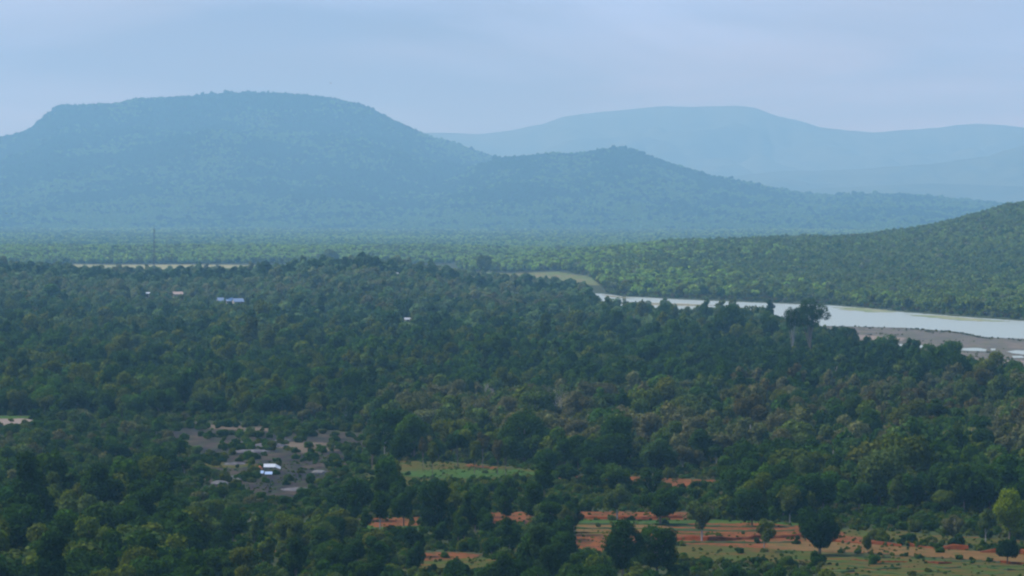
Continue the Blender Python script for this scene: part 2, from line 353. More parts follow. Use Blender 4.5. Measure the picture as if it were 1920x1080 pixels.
sheet('olive_meadow', [(1560,1000),(1580,993),(1700,998),(1860,1010),(2050,1022),(2050,1040),(1860,1027),(1740,1017),(1640,1012),(1560,1006)], M['grass_olive'], .05, (180, 40), .2)
sheet('green_terrace', [(1240,1028),(1300,1022),(1400,1027),(1480,1028),(1580,1040),(1580,1058),(1400,1056),(1250,1052)], M['grass_olive'], .055, (150, 40), .2)
sheet('tilled_terrace', [(1540,1036),(1700,1044),(1800,1050),(1930,1060),(2050,1066),(2050,1120),(1540,1120)], M['grass_olive'], .05, (160, 60), .1)
sheet('red_field', [(770,1036),(860,1034),(910,1040),(905,1060),(780,1062)], M['red_soil'], .05, (70, 30), .35)
sheet('green_terrace', [(770,1052),(920,1048),(960,1060),(900,1072),(780,1070)], M['grass_olive'], .09, (70, 30), .3)
sheet('red_field', [(460,1028),(520,1026),(560,1034),(480,1040)], M['red_soil'], .05, (50, 20), .4)
sheet('green_meadow', [(640,900),(660,880),(740,864),(840,866),(940,874),(1010,884),(1000,896),(930,902),(850,908),(740,912),(660,915)], M['grass_olive'], .05, (160, 60), .3)
sheet('bright_grass', [(740,886),(840,881),(930,879),(1003,884),(995,893),(900,898),(800,895),(750,892)], M['grass_green'], .10, (140, 30), .35)
sheet('bare_soil_patch', [(876,871),(900,872.5),(935,877),(925,881),(880,876)], M['red_soil'], .12, (60, 20), .2)
sheet('stony_clearing', [(300,800),(360,792),(450,793),(560,802),(690,815),(730,838),(680,856),(690,880),(620,915),(540,945),(470,950),(400,930),(370,905),(395,880),(340,868),(365,845),(320,830)], M['rocky'], .05, (170, 110), .3)
sheet('dry_sand_patch', [(500,835),(550,828),(640,833),(650,845),(560,850)], M['dry_sand'], .1, (90, 40), .35)
sheet('dry_sand_patch', [(350,796),(420,797),(540,806),(545,811),(420,805),(350,803)], M['dry_sand'], .1, (90, 24), .3)
sheet('grass_strip', [(350,872),(450,868),(500,872),(450,878),(360,878)], M['grass_olive'], .1, (80, 24), .3)
sheet('brown_field', [(-60,786),(50,785),(75,790),(40,798),(-60,800)], M['mud_pale'], .06, (70, 30), .2)
sheet('green_terrace', [(-60,781),(60,780.5),(170,779),(165,782),(50,785),(-60,786)], M['grass_green'], .08, (90, 16), .1)
sheet('pale_clearing', [(885,712),(905,709),(950,712),(945,722),(900,724)], M['grass_olive'], 1.0, (40, 30), .3)

# terraces: earth banks and grass bunds that stand a little proud of the fields
def bank(name, pts, mat, w, h, label=None, jit=.35, step=1.5):
    P = [at(a, b) for a, b in pts]; path = []
    for a, b in zip(P[:-1], P[1:]):
        L = math.dist(a, b); k = max(2, int(L/step))
        for i in range(k): t = i/k; path.append((a[0]+(b[0]-a[0])*t, a[1]+(b[1]-a[1])*t))
    path.append(P[-1]); rings = []
    for i, (x, y) in enumerate(path):
        hh = h*(1+jit*(random.random()*2-1)); ww = w*(1+jit*.5*(random.random()*2-1)); ox = random.uniform(-.3, .3)
        rings.append([(x, y-ww/2+ox, -.05), (x, y-ww*.28+ox, hh*.85), (x, y+ww*.1+ox, hh), (x, y+ww/2+ox, -.05)])
    mb = MB(); mb.quad_strip(rings, close=False)
    o = link(name, mb.build(name, mat), kind='structure')
    if label: o['label'] = label
for bp in ([(1560,1016),(1640,1020),(1690,1025)], [(1702,1024),(1760,1029),(1815,1031)], [(1838,1036),(1900,1037),(1990,1044)]): bank('red_earth_bank', bp, M['red_bank'], 2.4, .75, jit=.7, step=3.2)
bank('red_earth_bank', [(1260,1012),(1340,1014),(1440,1010),(1520,1006)], M['red_bank'], 2.5, .8)
bank('red_earth_bank', [(1080,972),(1180,973),(1280,972)], M['red_bank'], 2, .6)
for a, b, mt in ((984, 988, 'grass_dark'), (992, 996, 'grass_dark'), (1000, 1003, 'grass_olive')):
    bank('grass_bund', [(1080, a), (1200, a), (1350, b)], M[mt], 1.2, .35)
for k, yb in enumerate((1043, 1050, 1056, 1064, 1073, 1080)):
    x_ = 1545 + random.uniform(0, 60)
    while x_ < 1960:
        L_ = random.uniform(50, 150); o_ = (x_-1545)*.045; w1 = random.uniform(-1.2, 1.2)
        bank('grass_bund', [(x_, yb+o_-3+w1), (x_+L_/2, yb+o_+L_*.02+w1+random.uniform(-.8, .8)), (x_+L_, yb+o_+L_*.045-3+w1)], M['grass_dark' if (k+int(x_)) % 3 else 'red_bank'], random.uniform(.6, 1.3), random.uniform(.15, .4), jit=.6)
        x_ += L_ + random.uniform(10, 50)
for yb in (988, 996, 1018): bank('grass_bund', [(1262, yb), (1400, yb+1), (1490, yb)], M['grass_dark'], 1.2, .35)

# ---------------------------------------------------------------- tree meshes
SPEC = {  # natural height, crown width, crown centre height, crown half height, lobes, lobe size, leaf share
    'broad':  dict(H=8.5, W=8.6, cz=.58, hz=.42, nl=15, lr=.40, k=1.0, trunk=.26),
    'dome':   dict(H=8.0, W=9.0, cz=.60, hz=.40, nl=26, lr=.32, k=1.25, trunk=.30),
    'oval':   dict(H=10., W=7.0, cz=.54, hz=.46, nl=16, lr=.42, k=1.0, trunk=.22),
    'column': dict(H=12., W=4.6, cz=.56, hz=.44, nl=14, lr=.50, k=.75, trunk=.16),
    'umbrella': dict(H=9., W=5.4, cz=.72, hz=.28, nl=10, lr=.46, k=.6, trunk=.16),
    'open':   dict(H=9., W=7.4, cz=.62, hz=.38, nl=22, lr=.27, k=.50, trunk=.2),
    'emergent': dict(H=26., W=17., cz=.80, hz=.20, nl=20, lr=.27, k=1.4, trunk=.42),
    'bush':   dict(H=3.2, W=4.2, cz=.42, hz=.52, nl=8, lr=.45, k=.55, trunk=.08),
}
def crown_arrays(sp, seed, n, size):
    r = np.random.default_rng(seed); S = SPEC[sp]; rw = S['W']/2; rz = S['hz']*S['H']; c0 = np.array([0, 0, S['cz']*S['H']])
    d = r.normal(size=(S['nl'], 3)); d /= np.linalg.norm(d, axis=1)[:, None]
    uu = r.uniform(.25, .75, S['nl'])
    LC = c0 + d*np.array([rw, rw, rz])*uu[:, None]
    LR = rw*S['lr']*r.uniform(.65, 1.3, S['nl'])
    tone = r.uniform(.78, 1.22, S['nl'])
    if sp != 'column': LC[:, 2] = np.maximum(LC[:, 2], S['H']*(S['cz']-S['hz'])*.9 + LR*.55)
    n = int(n*S['k']); li = r.choice(S['nl'], n*3, p=LR**2/np.sum(LR**2))
    nn = r.normal(size=(n*3, 3)); nn /= np.linalg.norm(nn, axis=1)[:, None]
    rad = r.uniform(.72, 1.1, n*3)*np.where(r.random(n*3) < .12, 1.18, 1)
    P = LC[li] + nn*(LR[li]*rad)[:, None]*np.array([1, 1, .85])
    dist = np.linalg.norm((P[:, None, :]-LC[None])/np.array([1, 1, .85]), axis=2)/LR[None]
    dist[np.arange(len(P)), li] = 9
    keep = (dist.min(1) > .72) & (P[:, 2] > .15*S['H'] if sp != 'bush' else P[:, 2] > .05)
    idx = np.where(keep)[0][:n]; P = P[idx]; nn = nn[idx]; li = li[idx]
    m = len(P); N_ = nn + r.normal(size=(m, 3))*.55 + np.array([0, 0, .25]); N_ /= np.linalg.norm(N_, axis=1)[:, None]
    t = np.cross(N_, r.normal(size=(m, 3))); t /= np.linalg.norm(t, axis=1)[:, None]; b = np.cross(N_, t)
    s = size*r.uniform(.55, 1.35, m); a = s*r.uniform(.7, 1.2, m)
    t = t*s[:, None]/2; b = b*a[:, None]/2
    V = np.stack([P-t-b*.4, P-b, P+t*.9-b*.1, P+t*.2+b], 1).reshape(-1, 3)
    Fc = np.arange(m*4).reshape(-1, 4)
    return V, Fc, tone[li]*r.uniform(.65, 1.4, m), LC, LR
def set_tone(me, tone):
    a = me.attributes.new('leaf_tone', 'FLOAT', 'FACE'); a.data.foreach_set('value', np.asarray(tone, np.float32))
def trunk_mb(sp, seed, LC, LR, detail=2):
    r = random.Random(seed); S = SPEC[sp]; mb = MB(); H = S['H']; top = H*(S['cz']+S['hz']*.25); w = S['trunk']
    lean = (r.uniform(-.3, .3), r.uniform(-.3, .3)); n = 6 if detail > 1 else 4
    pts = [(lean[0]*t*t, lean[1]*t*t, -.3+(top+.3)*t) for t in (0, .08, .3, .6, 1)]
    mb.tube(pts, [w*1.5, w, w*.85, w*.6, w*.2], n)
    ids = sorted(range(len(LC)), key=lambda i: -LR[i])[:{2: 12, 1: 4, 0: 0}[detail]]
    for i in ids:
        t = r.uniform(.3, .6); p0 = Vector((lean[0]*t*t, lean[1]*t*t, -.3+(top+.3)*t)); p1 = Vector(LC[i])
        mid = p0.lerp(p1, .5) + Vector((0, 0, -.25)); mb.tube([p0, mid, p1], [w*.42, w*.3, w*.1], 4)
        if detail > 1 and sp == 'open':
            for q in range(4):
                e = p1 + Vector((r.gauss(0, 1), r.gauss(0, 1), r.uniform(.1, 1.3))).normalized()*LR[i]*1.15
                mb.tube([p1, e], [w*.13, w*.04], 3)
    return mb
def bare_mb(seed, H=9.0, w=.2, spread=1.0):
    r = random.Random(seed); mb = MB()
    def br(p, d, L, w, k):
        q = p + d*L*.5 + Vector((r.gauss(0, .05), r.gauss(0, .05), 0))*L; e = p + d*L
        mb.tube([p, q, e], [w, w*.8, w*.55], 5 if k > 2 else 3)
        if k > 0:
            for j in range(r.choice((2, 3, 3))):
                dd = (d + Vector((r.gauss(0, .5), r.gauss(0, .5), r.uniform(-.05, .35)))*spread).normalized()
                br(e, dd, L*r.uniform(.55, .8), w*.55, k-1)
    br(Vector((0, 0, -.2)), Vector((r.gauss(0, .06), r.gauss(0, .06), 1)).normalized(), H*.33, w, 5)
    return mb

NEAR = {}; MID = []; FAR = []; MIDI = {}; FARI = {}
lib = bpy.data.collections.new('tree_models')
def lod_obj(name, V, Fc, tone, mb, coll, bark='bark'):
    tv = np.array(mb.v) if mb else np.zeros((0, 3)); tf = []
    for q in (mb.f if mb else []):
        q = list(q); tf.append((q+[q[-1]])[:4] if len(q) < 4 else q)
    # leaves as quads, trunk quads appended
    tf = [q for q in tf if len(set(q)) == 4]
    VV = np.concatenate([V, tv]) if len(tv) else V
    FF = np.concatenate([Fc, np.array(tf, np.int32)+len(V)]) if len(tf) else Fc
    me = mesh_from(name, VV, FF, [M['foliage'], M[bark]], [0]*len(Fc)+[1]*len(tf)); set_tone(me, list(tone)+[1]*len(tf))
    o = bpy.data.objects.new(name, me); coll.objects.link(o); return o
for sp in SPEC:
    nv = {'bush': 3, 'dome': 3}.get(sp, 4)
    NEAR[sp] = []
    for k in range(nv):
        V, Fc, tone, LC, LR = crown_arrays(sp, 100+k*7+sum(map(ord, sp)), 5600, .40 if sp != 'bush' else .26)
        cm = mesh_from('crown', V, Fc, [M['foliage']]); set_tone(cm, tone)
        tb = trunk_mb(sp, k*5+1, LC, LR, 2)
        NEAR[sp].append((cm, tb.build('trunk', M['bark'], True), tb.build('trunk', M['pale_bark'], True)))
midc = bpy.data.collections.new('mid_models'); farc = bpy.data.collections.new('far_models')
mid_list = []; far_list = []
for sp in SPEC:
    MIDI[sp] = []; FARI[sp] = []
    for k in range(4):
        V, Fc, tone, LC, LR = crown_arrays(sp, 500+k*13+sum(map(ord, sp)), 1500, .72 if sp != 'bush' else .45)
        nm = 'm%03d' % len(mid_list); MIDI[sp].append(len(mid_list)); mid_list.append(nm); lod_obj(nm, V, Fc, tone, trunk_mb(sp, k, LC, LR, 1), midc)
        if k < 3:
            V, Fc, tone, LC, LR = crown_arrays(sp, 900+k*13+sum(map(ord, sp)), 230, 1.7 if sp != 'bush' else 1.1)
            nm = 'f%03d' % len(far_list); FARI[sp].append(len(far_list)); far_list.append(nm); lod_obj(nm, V, Fc, tone, None, farc)
# leafless grey tree for the mass as well
mb = bare_mb(5); tv = np.array(mb.v); me = mb.build('bare', M['pale_bark']); o = bpy.data.objects.new('m%03d' % len(mid_list), me); midc.objects.link(o)
MIDI['bare'] = [len(mid_list)]; mid_list.append(o.name)
NEAR['bare'] = [bare_mb(60+k, 9.0, .2).build('trunk', M['pale_bark'], True) for k in range(3)]
SPEC['bare'] = dict(H=8.6, W=6.5)

def scatter_object(name, coll, pts, idx, rot, scl, tint, **props):
    me = bpy.data.meshes.new(name); me.vertices.add(len(pts)); me.vertices.foreach_set('co', np.asarray(pts, np.float32).ravel())
    for nm, ty, arr, key in (('vi', 'INT', np.asarray(idx, np.int32), 'value'), ('rot', 'FLOAT_VECTOR', rot, 'vector'), ('scl', 'FLOAT_VECTOR', scl, 'vector'), ('tint', 'FLOAT_VECTOR', tint, 'vector')):
        a = me.attributes.new(nm, ty, 'POINT'); a.data.foreach_set(key, np.asarray(arr, np.int32 if ty == 'INT' else np.float32).ravel())
    o = link(name, me, **props)
    ng = bpy.data.node_groups.new(name, 'GeometryNodeTree')
    ng.interface.new_socket('Geometry', in_out='INPUT', socket_type='NodeSocketGeometry'); ng.interface.new_socket('Geometry', in_out='OUTPUT', socket_type='NodeSocketGeometry')
    gi = ng.nodes.new('NodeGroupInput'); go = ng.nodes.new('NodeGroupOutput'); ins = ng.nodes.new('GeometryNodeInstanceOnPoints'); ci = ng.nodes.new('GeometryNodeCollectionInfo')
    ci.inputs['Collection'].default_value = coll; ci.inputs['Separate Children'].default_value = True; ci.inputs['Reset Children'].default_value = True
    def na(nm, ty):
        n = ng.nodes.new('GeometryNodeInputNamedAttribute'); n.data_type = ty; n.inputs['Name'].default_value = nm; return n.outputs['Attribute']
    ng.links.new(gi.outputs[0], ins.inputs['Points']); ng.links.new(ci.outputs[0], ins.inputs['Instance']); ins.inputs['Pick Instance'].default_value = True
    ng.links.new(na('vi', 'INT'), ins.inputs['Instance Index']); ng.links.new(na('rot', 'FLOAT_VECTOR'), ins.inputs['Rotation']); ng.links.new(na('scl', 'FLOAT_VECTOR'), ins.inputs['Scale'])
    ng.links.new(ins.outputs[0], go.inputs[0])
    md = o.modifiers.new('scatter', 'NODES'); md.node_group = ng
    return o

# ---------------------------------------------------------------- colours of leaves
T = dict(dark=(.028, .056, .018), deep=(.020, .044, .020), mid=(.045, .085, .024), olive=(.080, .095, .028), yellow=(.115, .14, .016), bright=(.065, .13, .028),
         grey=(.110, .104, .10), brown=(.085, .068, .055), blue=(.045, .075, .045), rust=(.34, .075, .025), lime=(.15, .19, .032), sage=(.075, .10, .055))
T = {k: tuple(c*m_ for c, m_ in zip(v, (.95, 1.0, .42))) for k, v in T.items()}
for k in ('lime', 'yellow', 'rust'): T[k] = tuple(c*1.15 for c in T[k])
T['pale'] = (.095, .145, .055); T['dry'] = (.135, .15, .068); T['lime'] = (.135, .18, .03); T['lit'] = (.20, .29, .045); T['sun'] = (.10, .14, .028); T['bright'] = (.045, .08, .012); T['hillA'] = (.024, .070, .022); T['hillB'] = (.10, .18, .030); T['hillC'] = (.014, .035, .016)  # ridge tints carry distance haze, valley strip tints carry sunlight, as leaf colour
TK = list(T); TA = np.array([T[k] for k in TK])
def pick(cands, n, r):
    names, w = zip(*cands.items()); w = np.array(w, float); return np.array(names, dtype=object)[r.choice(len(names), n, p=w/w.sum())]

# ---------------------------------------------------------------- named trees, placed where they stand in the plain
LM = [ # kind, px, base py, width px, height px, tint, label
 ('dome',1537,1043,88,95,'deep','round dark mango-like tree standing alone on the red field'),
 ('broad',1893,1012,72,96,'yellow','bright yellow-green tree at the right end of the fields'),
 ('dome',1889,1060,48,54,'deep','small dark umbrella-shaped tree beside the track at far right'),
 ('broad',1856,958,74,100,'dark','big dark green tree behind the yellow-green one'),
 ('broad',1915,952,70,98,'dark','big dark green tree cut by the right edge of the view'),
 ('open',1788,1024,52,70,'grey','thin grey-green tree with sparse leaves left of the yellow-green tree'),
 ('open',1848,1020,44,68,'sage','sparse grey tree right beside the yellow-green tree'),
 ('oval',1627,1041,20,46,'olive','thin olive sapling on the track edge right of the round dark tree'),
 ('open',1433,1038,52,68,'olive','wispy yellowish-green tree on the red field'),
 ('open',1316,1017,66,92,'sage','wispy grey-green tree at the left end of the red field'),
 ('broad',1410,988,68,76,'dark','dark green tree behind the wispy yellowish tree'),
 ('dome',1238,986,84,72,'dark','wide domed tree behind the green terrace'),
 ('open',1157,976,62,74,'sage','grey-green open tree on the red strip with a pale trunk'),
 ('column',1076,1006,32,84,'dark','narrow dark tree at the left end of the terraces'),
 ('oval',1003,988,56,100,'dark','tall pointed dark tree in the middle of the tree row'),
 ('oval',1040,1000,56,80,'deep','dark tree just right of the tall pointed one'),
 ('oval',950,980,44,84,'dark','dark tree with red earth showing beside its foot'),
 ('oval',891,1000,60,106,'dark','tall dark egg-shaped tree in the row by the meadow'),
 ('broad',822,1004,76,108,'deep','broadest dark tree of the row by the meadow'),
 ('oval',757,988,44,86,'dark','dark tree left of the broadest one in the row'),
 ('umbrella',712,1010,46,92,'dark','dark tree with a bare pale trunk in the row'),
 ('broad',664,978,74,80,'deep','dark bushy tree at the left end of the row'),
 ('oval',859,1026,26,76,'bright','slender bright green sapling before the dark row'),
 ('oval',955,1040,42,76,'deep','low dark tree before the red earth gap'),
 ('broad',1001,1048,60,74,'blue','grey-green rounded tree right of the low dark tree'),
 ('broad',1168,1086,84,112,'deep','large dark tree of the leading pair by the terraces'),
 ('broad',1232,1080,88,98,'dark','large leafy tree, right one of the pair by the terraces'),
 ('oval',777,1046,46,64,'deep','small dark tree standing before the red strip'),
 ('broad',1110,1090,90,60,'dark','wide low tree at the bottom edge left of the leading pair'),
 ('umbrella',698,890,34,66,'dark','small dark tree at the left corner of the green meadow'),
 ('umbrella',747,896,44,80,'dark','dark tree on the left part of the green meadow'),
 ('umbrella',793,884,22,66,'brown','thin brown-leaved tree at the back of the meadow'),
 ('umbrella',811,898,24,72,'olive','thin olive tree in front on the meadow'),
 ('umbrella',858,878,40,66,'dark','dark long-trunked tree behind the meadow'),
 ('umbrella',890,890,26,64,'olive','olive tree with a bare trunk on the bright grass'),
 ('umbrella',905,880,34,72,'brown','brownish tree at the far edge of the bright grass'),
 ('umbrella',933,893,22,70,'brown','thin brown tree near the right end of the meadow'),
 ('umbrella',948,892,24,62,'sage','grey-green thin tree at the right end of the meadow'),
 ('dome',1116,892,70,66,'deep','dark spreading tree left above the upper red strip'),
 ('dome',1228,890,78,70,'blue','wide dark tree behind the upper red strip'),
 ('oval',1472,940,62,74,'bright','lighter green pointed tree in the wood above the red field'),
 ('column',152,884,12,38,'deep','narrow black-green conifer-like tree in the left scrub'),
 ('dome',640,1080,60,60,'deep','dark round tree at the bottom left of the red strip'),
 ('oval',95,1080,96,130,'dark','tallest dark tree of the lower left wood'),
 ('broad',232,1040,94,100,'dark','spreading dark tree in the lower left wood'),
 ('oval',286,1010,70,92,'olive','olive-topped tree at the upper edge of the lower left wood'),
 ('broad',440,1095,120,70,'dark','wide dark tree at the bottom edge in the left third'),
 ('dome',305,898,76,62,'deep','dark rounded tree left of the stony clearing'),
 ('broad',215,868,60,40,'deep','low dark tree in the left scrub'),
 ('broad',436,1020,60,64,'dark','dark tree below the stony clearing'),
 # beyond the near plain
 ('emergent',1519,690,84,128,'dark','huge spreading tree rising above the wood before the river'),
 ('emergent',1486,692,42,124,'dark','giant tree with a long pale bare trunk before the river'),
 ('oval',1448,655,46,76,'dark','tall tree left of the giant one at the river'),
 ('broad',1368,650,72,78,'dark','broad tree standing up against the left part of the river'),
 ('broad',1590,668,52,58,'dark','tree at the near corner of the mud flat'),
 ('broad',1652,690,62,68,'mid','green tree before the white pools on the mud flat'),
 ('dome',1782,742,92,96,'dark','large dense tree before the right-hand pools'),
 ('broad',1742,722,52,78,'mid','tree beside the first white pool'),
 ('oval',1080,588,40,40,'dark','dark tree at the tip of the left bank wood'),
 ('broad',1106,590,48,42,'dark','dark tree right at the water on the tip of the left bank'),
 ('dome',622,497,34,32,'olive','dark lone tree before the foot of the flat-topped hill'),
 ('dome',908,517,34,40,'olive','large dark tree where the river bed bends'),
 ('column',898,538,8,28,'deep','thin upright tree on the skyline of the left bank'),
 ('oval',344,526,26,32,'deep','dark round tree on the skyline right of the mast'),
 ('column',391,526,10,34,'deep','narrow pointed tree on the left skyline'),
 ('broad',243,527,24,26,'deep','dark round tree on the skyline left of the mast'),
 ('broad',812,533,18,16,'rust','rusty orange tree on the left bank ridge'),
 ('oval',1760,920,56,100,'dark','tall dark tree in the wood at right'),
 ('oval',1535,915,52,80,'olive','olive-brown tree in the wood above the round dark tree'),
 ('open',1870,835,48,60,'grey','pale leafless-looking tree in the wood at far right'),
]
placed = []      # everything with a body: x, y, z, w, h, species, tint, label/None
EXIND = []       # keep clear zones round the named trees
def ground_hit(px, py):
    z = 0.0
    for _ in range(12): x, y = at(px, py, z); z = float(terrain(x, y))
    return x, y, z
def hit_march(px, py, y0=500, y1=7000):
    yy = np.arange(y0, y1, 4.0); dx, dy, dz = ray(px, py); xx = dx*yy/dy; zz = CAM_Z + dz*yy/dy
    k = np.where(terrain(xx, yy) >= zz)[0]
    if len(k) == 0: return ground_hit(px, py)
    i = k[0]; return float(xx[i]), float(yy[i]), float(terrain(xx[i], yy[i]))
named = []
for sp, px, py, w, h, tint, lab in LM:
    x, y, z = hit_march(px, py)
    named.append(dict(sp=sp, x=x, y=y, z=z, w=w*y/F, h=h*y/F, tint=T[tint], tone=tint, label=lab, named=True))
    EXIND.append((x, y, w*y/F*.45))

# ---------------------------------------------------------------- forest: jittered points, kinds by place
def points(y0, y1, sp, margin=1.12, seed=0):
    r = np.random.default_rng(seed); half = .125*margin
    ny = int((y1-y0)/sp); out_x = []; out_y = []
    for i in range(ny):
        y = y0 + i*sp; nx = int(2*half*y/sp)+1
        x = -half*y + np.arange(nx)*sp + (i % 2)*sp/2
        out_x.append(x + r.uniform(-.48, .48, nx)*sp); out_y.append(y + r.uniform(-.48, .48, nx)*sp)
    return np.concatenate(out_x), np.concatenate(out_y)
def free(x, y, keep_sparse=0.0, seed=1):
    ok = np.ones(len(x), bool)
    for P in EXCL:
        b = (x > P[:, 0].min()) & (x < P[:, 0].max()) & (y > P[:, 1].min()) & (y < P[:, 1].max())
        if b.any():
            k = np.zeros(len(x), bool); k[b] = inside(x[b], y[b], P); ok &= ~k
    for (a, b_, rr) in EXIND:
        ok &= ((x-a)**2 + ((y-b_)*.6)**2) > rr*rr
    return ok
bank_line = poly_w([(1040,557),(1130,556),(1280,562),(1400,567),(1560,573),(1700,586),(1920,602),(2150,618),(2500,640)])
near_edge = poly_w([(-400,505),(0,512),(480,505),(760,500),(860,520),(960,540),(1060,550),(1110,562),(1133,588),(1250,601),(1400,608),(1470,618),(1560,651),(1640,683),(1760,698),(1840,728),(1920,738),(2200,760)])
far_edge = poly_w([(-400,497),(60,496),(380,497),(600,499),(760,502),(880,511),(960,515),(1050,520),(1105,529),(1130,546),(1140,555),(1280,560),(1400,565),(1560,571),(1700,584),(1920,600),(2200,622)])
def edge_y(line, x, y):   # depth of an edge line along the same bearing
    ang = line[:, 0]/line[:, 1]; return np.interp(x/np.maximum(y, 1), ang, line[:, 1])

forest = []   # dicts of arrays
def add(x, y, z, sp, sc, tone, jit=.18, seed=0, wj=.18):
    r = np.random.default_rng(seed+99); n = len(x)
    base = np.array([T[t] for t in tone]); tint = base*r.uniform(1-jit, 1+jit, (n, 1))*r.uniform(.93, 1.07, (n, 3))
    H = np.array([SPEC[s]['H'] for s in sp]); Wd = np.array([SPEC[s]['W'] for s in sp])
    sw = sc*r.uniform(1-wj, 1+wj, n); sz = sc*r.uniform(1-wj, 1+wj, n)
    forest.append(dict(x=x, y=y, z=z, sp=sp, sw=sw, sz=sz, tint=tint, tone=np.array(tone, dtype=object), w=Wd*sw, h=H*sz, rot=r.uniform(0, 6.283, n)))

# near plain, 690 m to the river
x, y = points(690, 4300, 8.6, seed=3)
k = free(x, y) & (y < edge_y(near_edge, x, y)+0)
ridge_mask = (960+F*x/y < 1150)
x = x[k]; y = y[k]
z = terrain(x, y); px, py = proj(x, y, z); r = np.random.default_rng(5); n = len(x)
n1 = fbm(x/60, y/110, 15); n2 = fbm(x/45+40, y/70, 16); n3 = r.random(n); n4 = r.random(n)
sp = np.full(n, 'broad', dtype=object); tone = np.full(n, 'mid', dtype=object); sc = r.uniform(.62, 1.15, n) + np.where(r.random(n) < .16, r.uniform(.2, .55, n), 0) + .5*(fbm(x/50, y/90, 44)-.5); keep = np.ones(n, bool)
sp[n3 < .50] = 'oval'; sp[(n3 > .9)] = 'open'; sp[(n3 > .50) & (n3 < .62)] = 'column'
tone[:] = np.where(n4 < .30, 'dark', np.where(n4 < .58, 'mid', np.where(n4 < .76, 'olive', np.where(n4 < .86, 'sage', np.where(n4 < .94, 'blue', 'bright')))))
tone[(n1 > .60) & (n4 < .5)] = 'olive'; tone[(n2 < .38) & (n4 > .3)] = 'dark'
NR = (py > 965); tone[NR & (n4 < .5)] = 'dark'; tone[NR & (n4 >= .5) & (n4 < .62)] = 'deep'; tone[NR & (n4 > .86)] = 'olive'
A = (py > 968) & (px < 360); tone[A & (n4 < .45)] = 'dark'; tone[A & (n4 >= .45) & (n4 < .7)] = 'deep'; sc[A] *= 1.08; sp[A & (sp == 'open')] = 'oval'
B = (px < 690) & (py > 786) & (py < 968 - .06*np.clip(px-360, 0, 400)) & ~A
sp[B] = np.where(n3[B] < .62, 'bush', np.where(n3[B] < .80, 'open', 'broad')); sc[B] = np.where(sp[B] == 'bush', r.uniform(.6, 1.35, B.sum()), r.uniform(.35, .72, B.sum()))
tone[B] = np.where(n4[B] < .25, 'dark', np.where(n4[B] < .5, 'sage', np.where(n4[B] < .7, 'grey', np.where(n4[B] < .9, 'mid', 'blue'))))
C = (px > 620) & (py > 755) & (py < 885)
m = C & (n1 > .44); sp[m & (n3 > .35)] = 'open'; tone[m & (n4 < .45)] = 'grey'; tone[m & (n4 > .45) & (n4 < .7)] = 'sage'; tone[m & (n4 > .90)] = 'grey'
m = C & (n3 > .988); sp[m] = 'bare'
D = (px > 1310) & (px < 1730) & (py > 668) & (py < 770); sp[D & (n3 < .75)] = 'column'; tone[D & (n4 < .75)] = 'dark'; sc[D] = r.uniform(.85, 1.15, D.sum())
D2 = (px > 600) & (px < 1060) & (py > 668) & (py < 725); sp[D2 & (n3 < .6)] = 'column'; tone[D2 & (n4 < .4)] = 'mid'
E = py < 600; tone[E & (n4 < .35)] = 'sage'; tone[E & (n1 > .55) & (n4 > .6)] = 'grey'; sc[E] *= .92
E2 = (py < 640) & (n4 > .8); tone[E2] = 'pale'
RG = (py < 590) & (px < 1170) & (py < 575 + 12*(n1-.5)); tone[RG & (n4 > .12) & (n4 < .5)] = 'dry'; tone[RG & (n4 >= .5)] = 'pale'  # ridge trees paled by tint to imitate haze with distance
RR = (px > 1380) & (py > 740) & (py < 840); sp[RR & (n3 > .55)] = 'open'; tone[RR & (n4 < .3)] = 'grey'; tone[RR & (n4 > .3) & (n4 < .4)] = 'brown'
fg = (py > 985) & (px > 360) & (px < 1240); keep &= ~(fg & (n2 > .56)); sp[fg & (n3 > .7)] = 'bush'; sc[fg & (sp != 'bush')] *= .8
fr = (py > 905) & (px >= 1240) & (py < 1000); keep &= ~(fr & (py > 965) & (n2 > .5))
WIN = [(322,561,345,554,0),(409,572,457,566,0),(722,518,750,512,0),(1861,741,1881,738,.3),(273,558,281,554,0),(758,606,772,599,0),(770,872,1000,898,0),(1045,889,1345,914,.05),(925,960,985,978,.15),(1088,958,1245,977,.05),(1080,976,1200,1035,.0),(1255,988,1480,1050,.03),(1480,992,1930,1062,.03),(360,797,690,930,.22),(780,1036,905,1056,.2),(690,968,790,988,.2),(0,783,55,798,.1)]
Hh = np.array([SPEC[s]['H'] for s in sp])*sc*F/y; Ww = np.array([SPEC[s]['W'] for s in sp])*sc*F/y*.5
for (wa, wb, wc, wd, allow) in WIN:
    hit = (px+Ww*.8 > wa) & (px-Ww*.8 < wc) & (py > wb) & (py-Hh*.95 < wd); low_ok = (sp == 'bush') & (py - Hh > wd - 6)
    keep &= ~(hit & ~low_ok & (r.random(n) > allow*(1 if wa != 360 else np.where(sp == 'bush', 1.5, .0))))
fb = (py > 985) & (px >= 1240) & (px < 2100); keep &= ~(fb & (n3 > .25))
gp = (px > 650) & (py > 740) & (py < 900) & (fbm(x/22, y/40, 88) > .66); keep &= ~gp
rd = (py < 575) & (px < 1170); sc[rd] = np.clip(sc[rd], .6, 1.0); sc[rd & (r.random(n) < .05)] = 1.35
tone[rd & (y > 3120) & (y < 3420) & (n4 < .75)] = 'dark'
keep &= ~((py > 905) & (py < 985) & (px > 360) & (px < 1240) & (n2 > .60))
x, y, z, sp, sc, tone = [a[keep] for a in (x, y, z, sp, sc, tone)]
add(x, y, z, list(sp), sc, list(tone), seed=1)
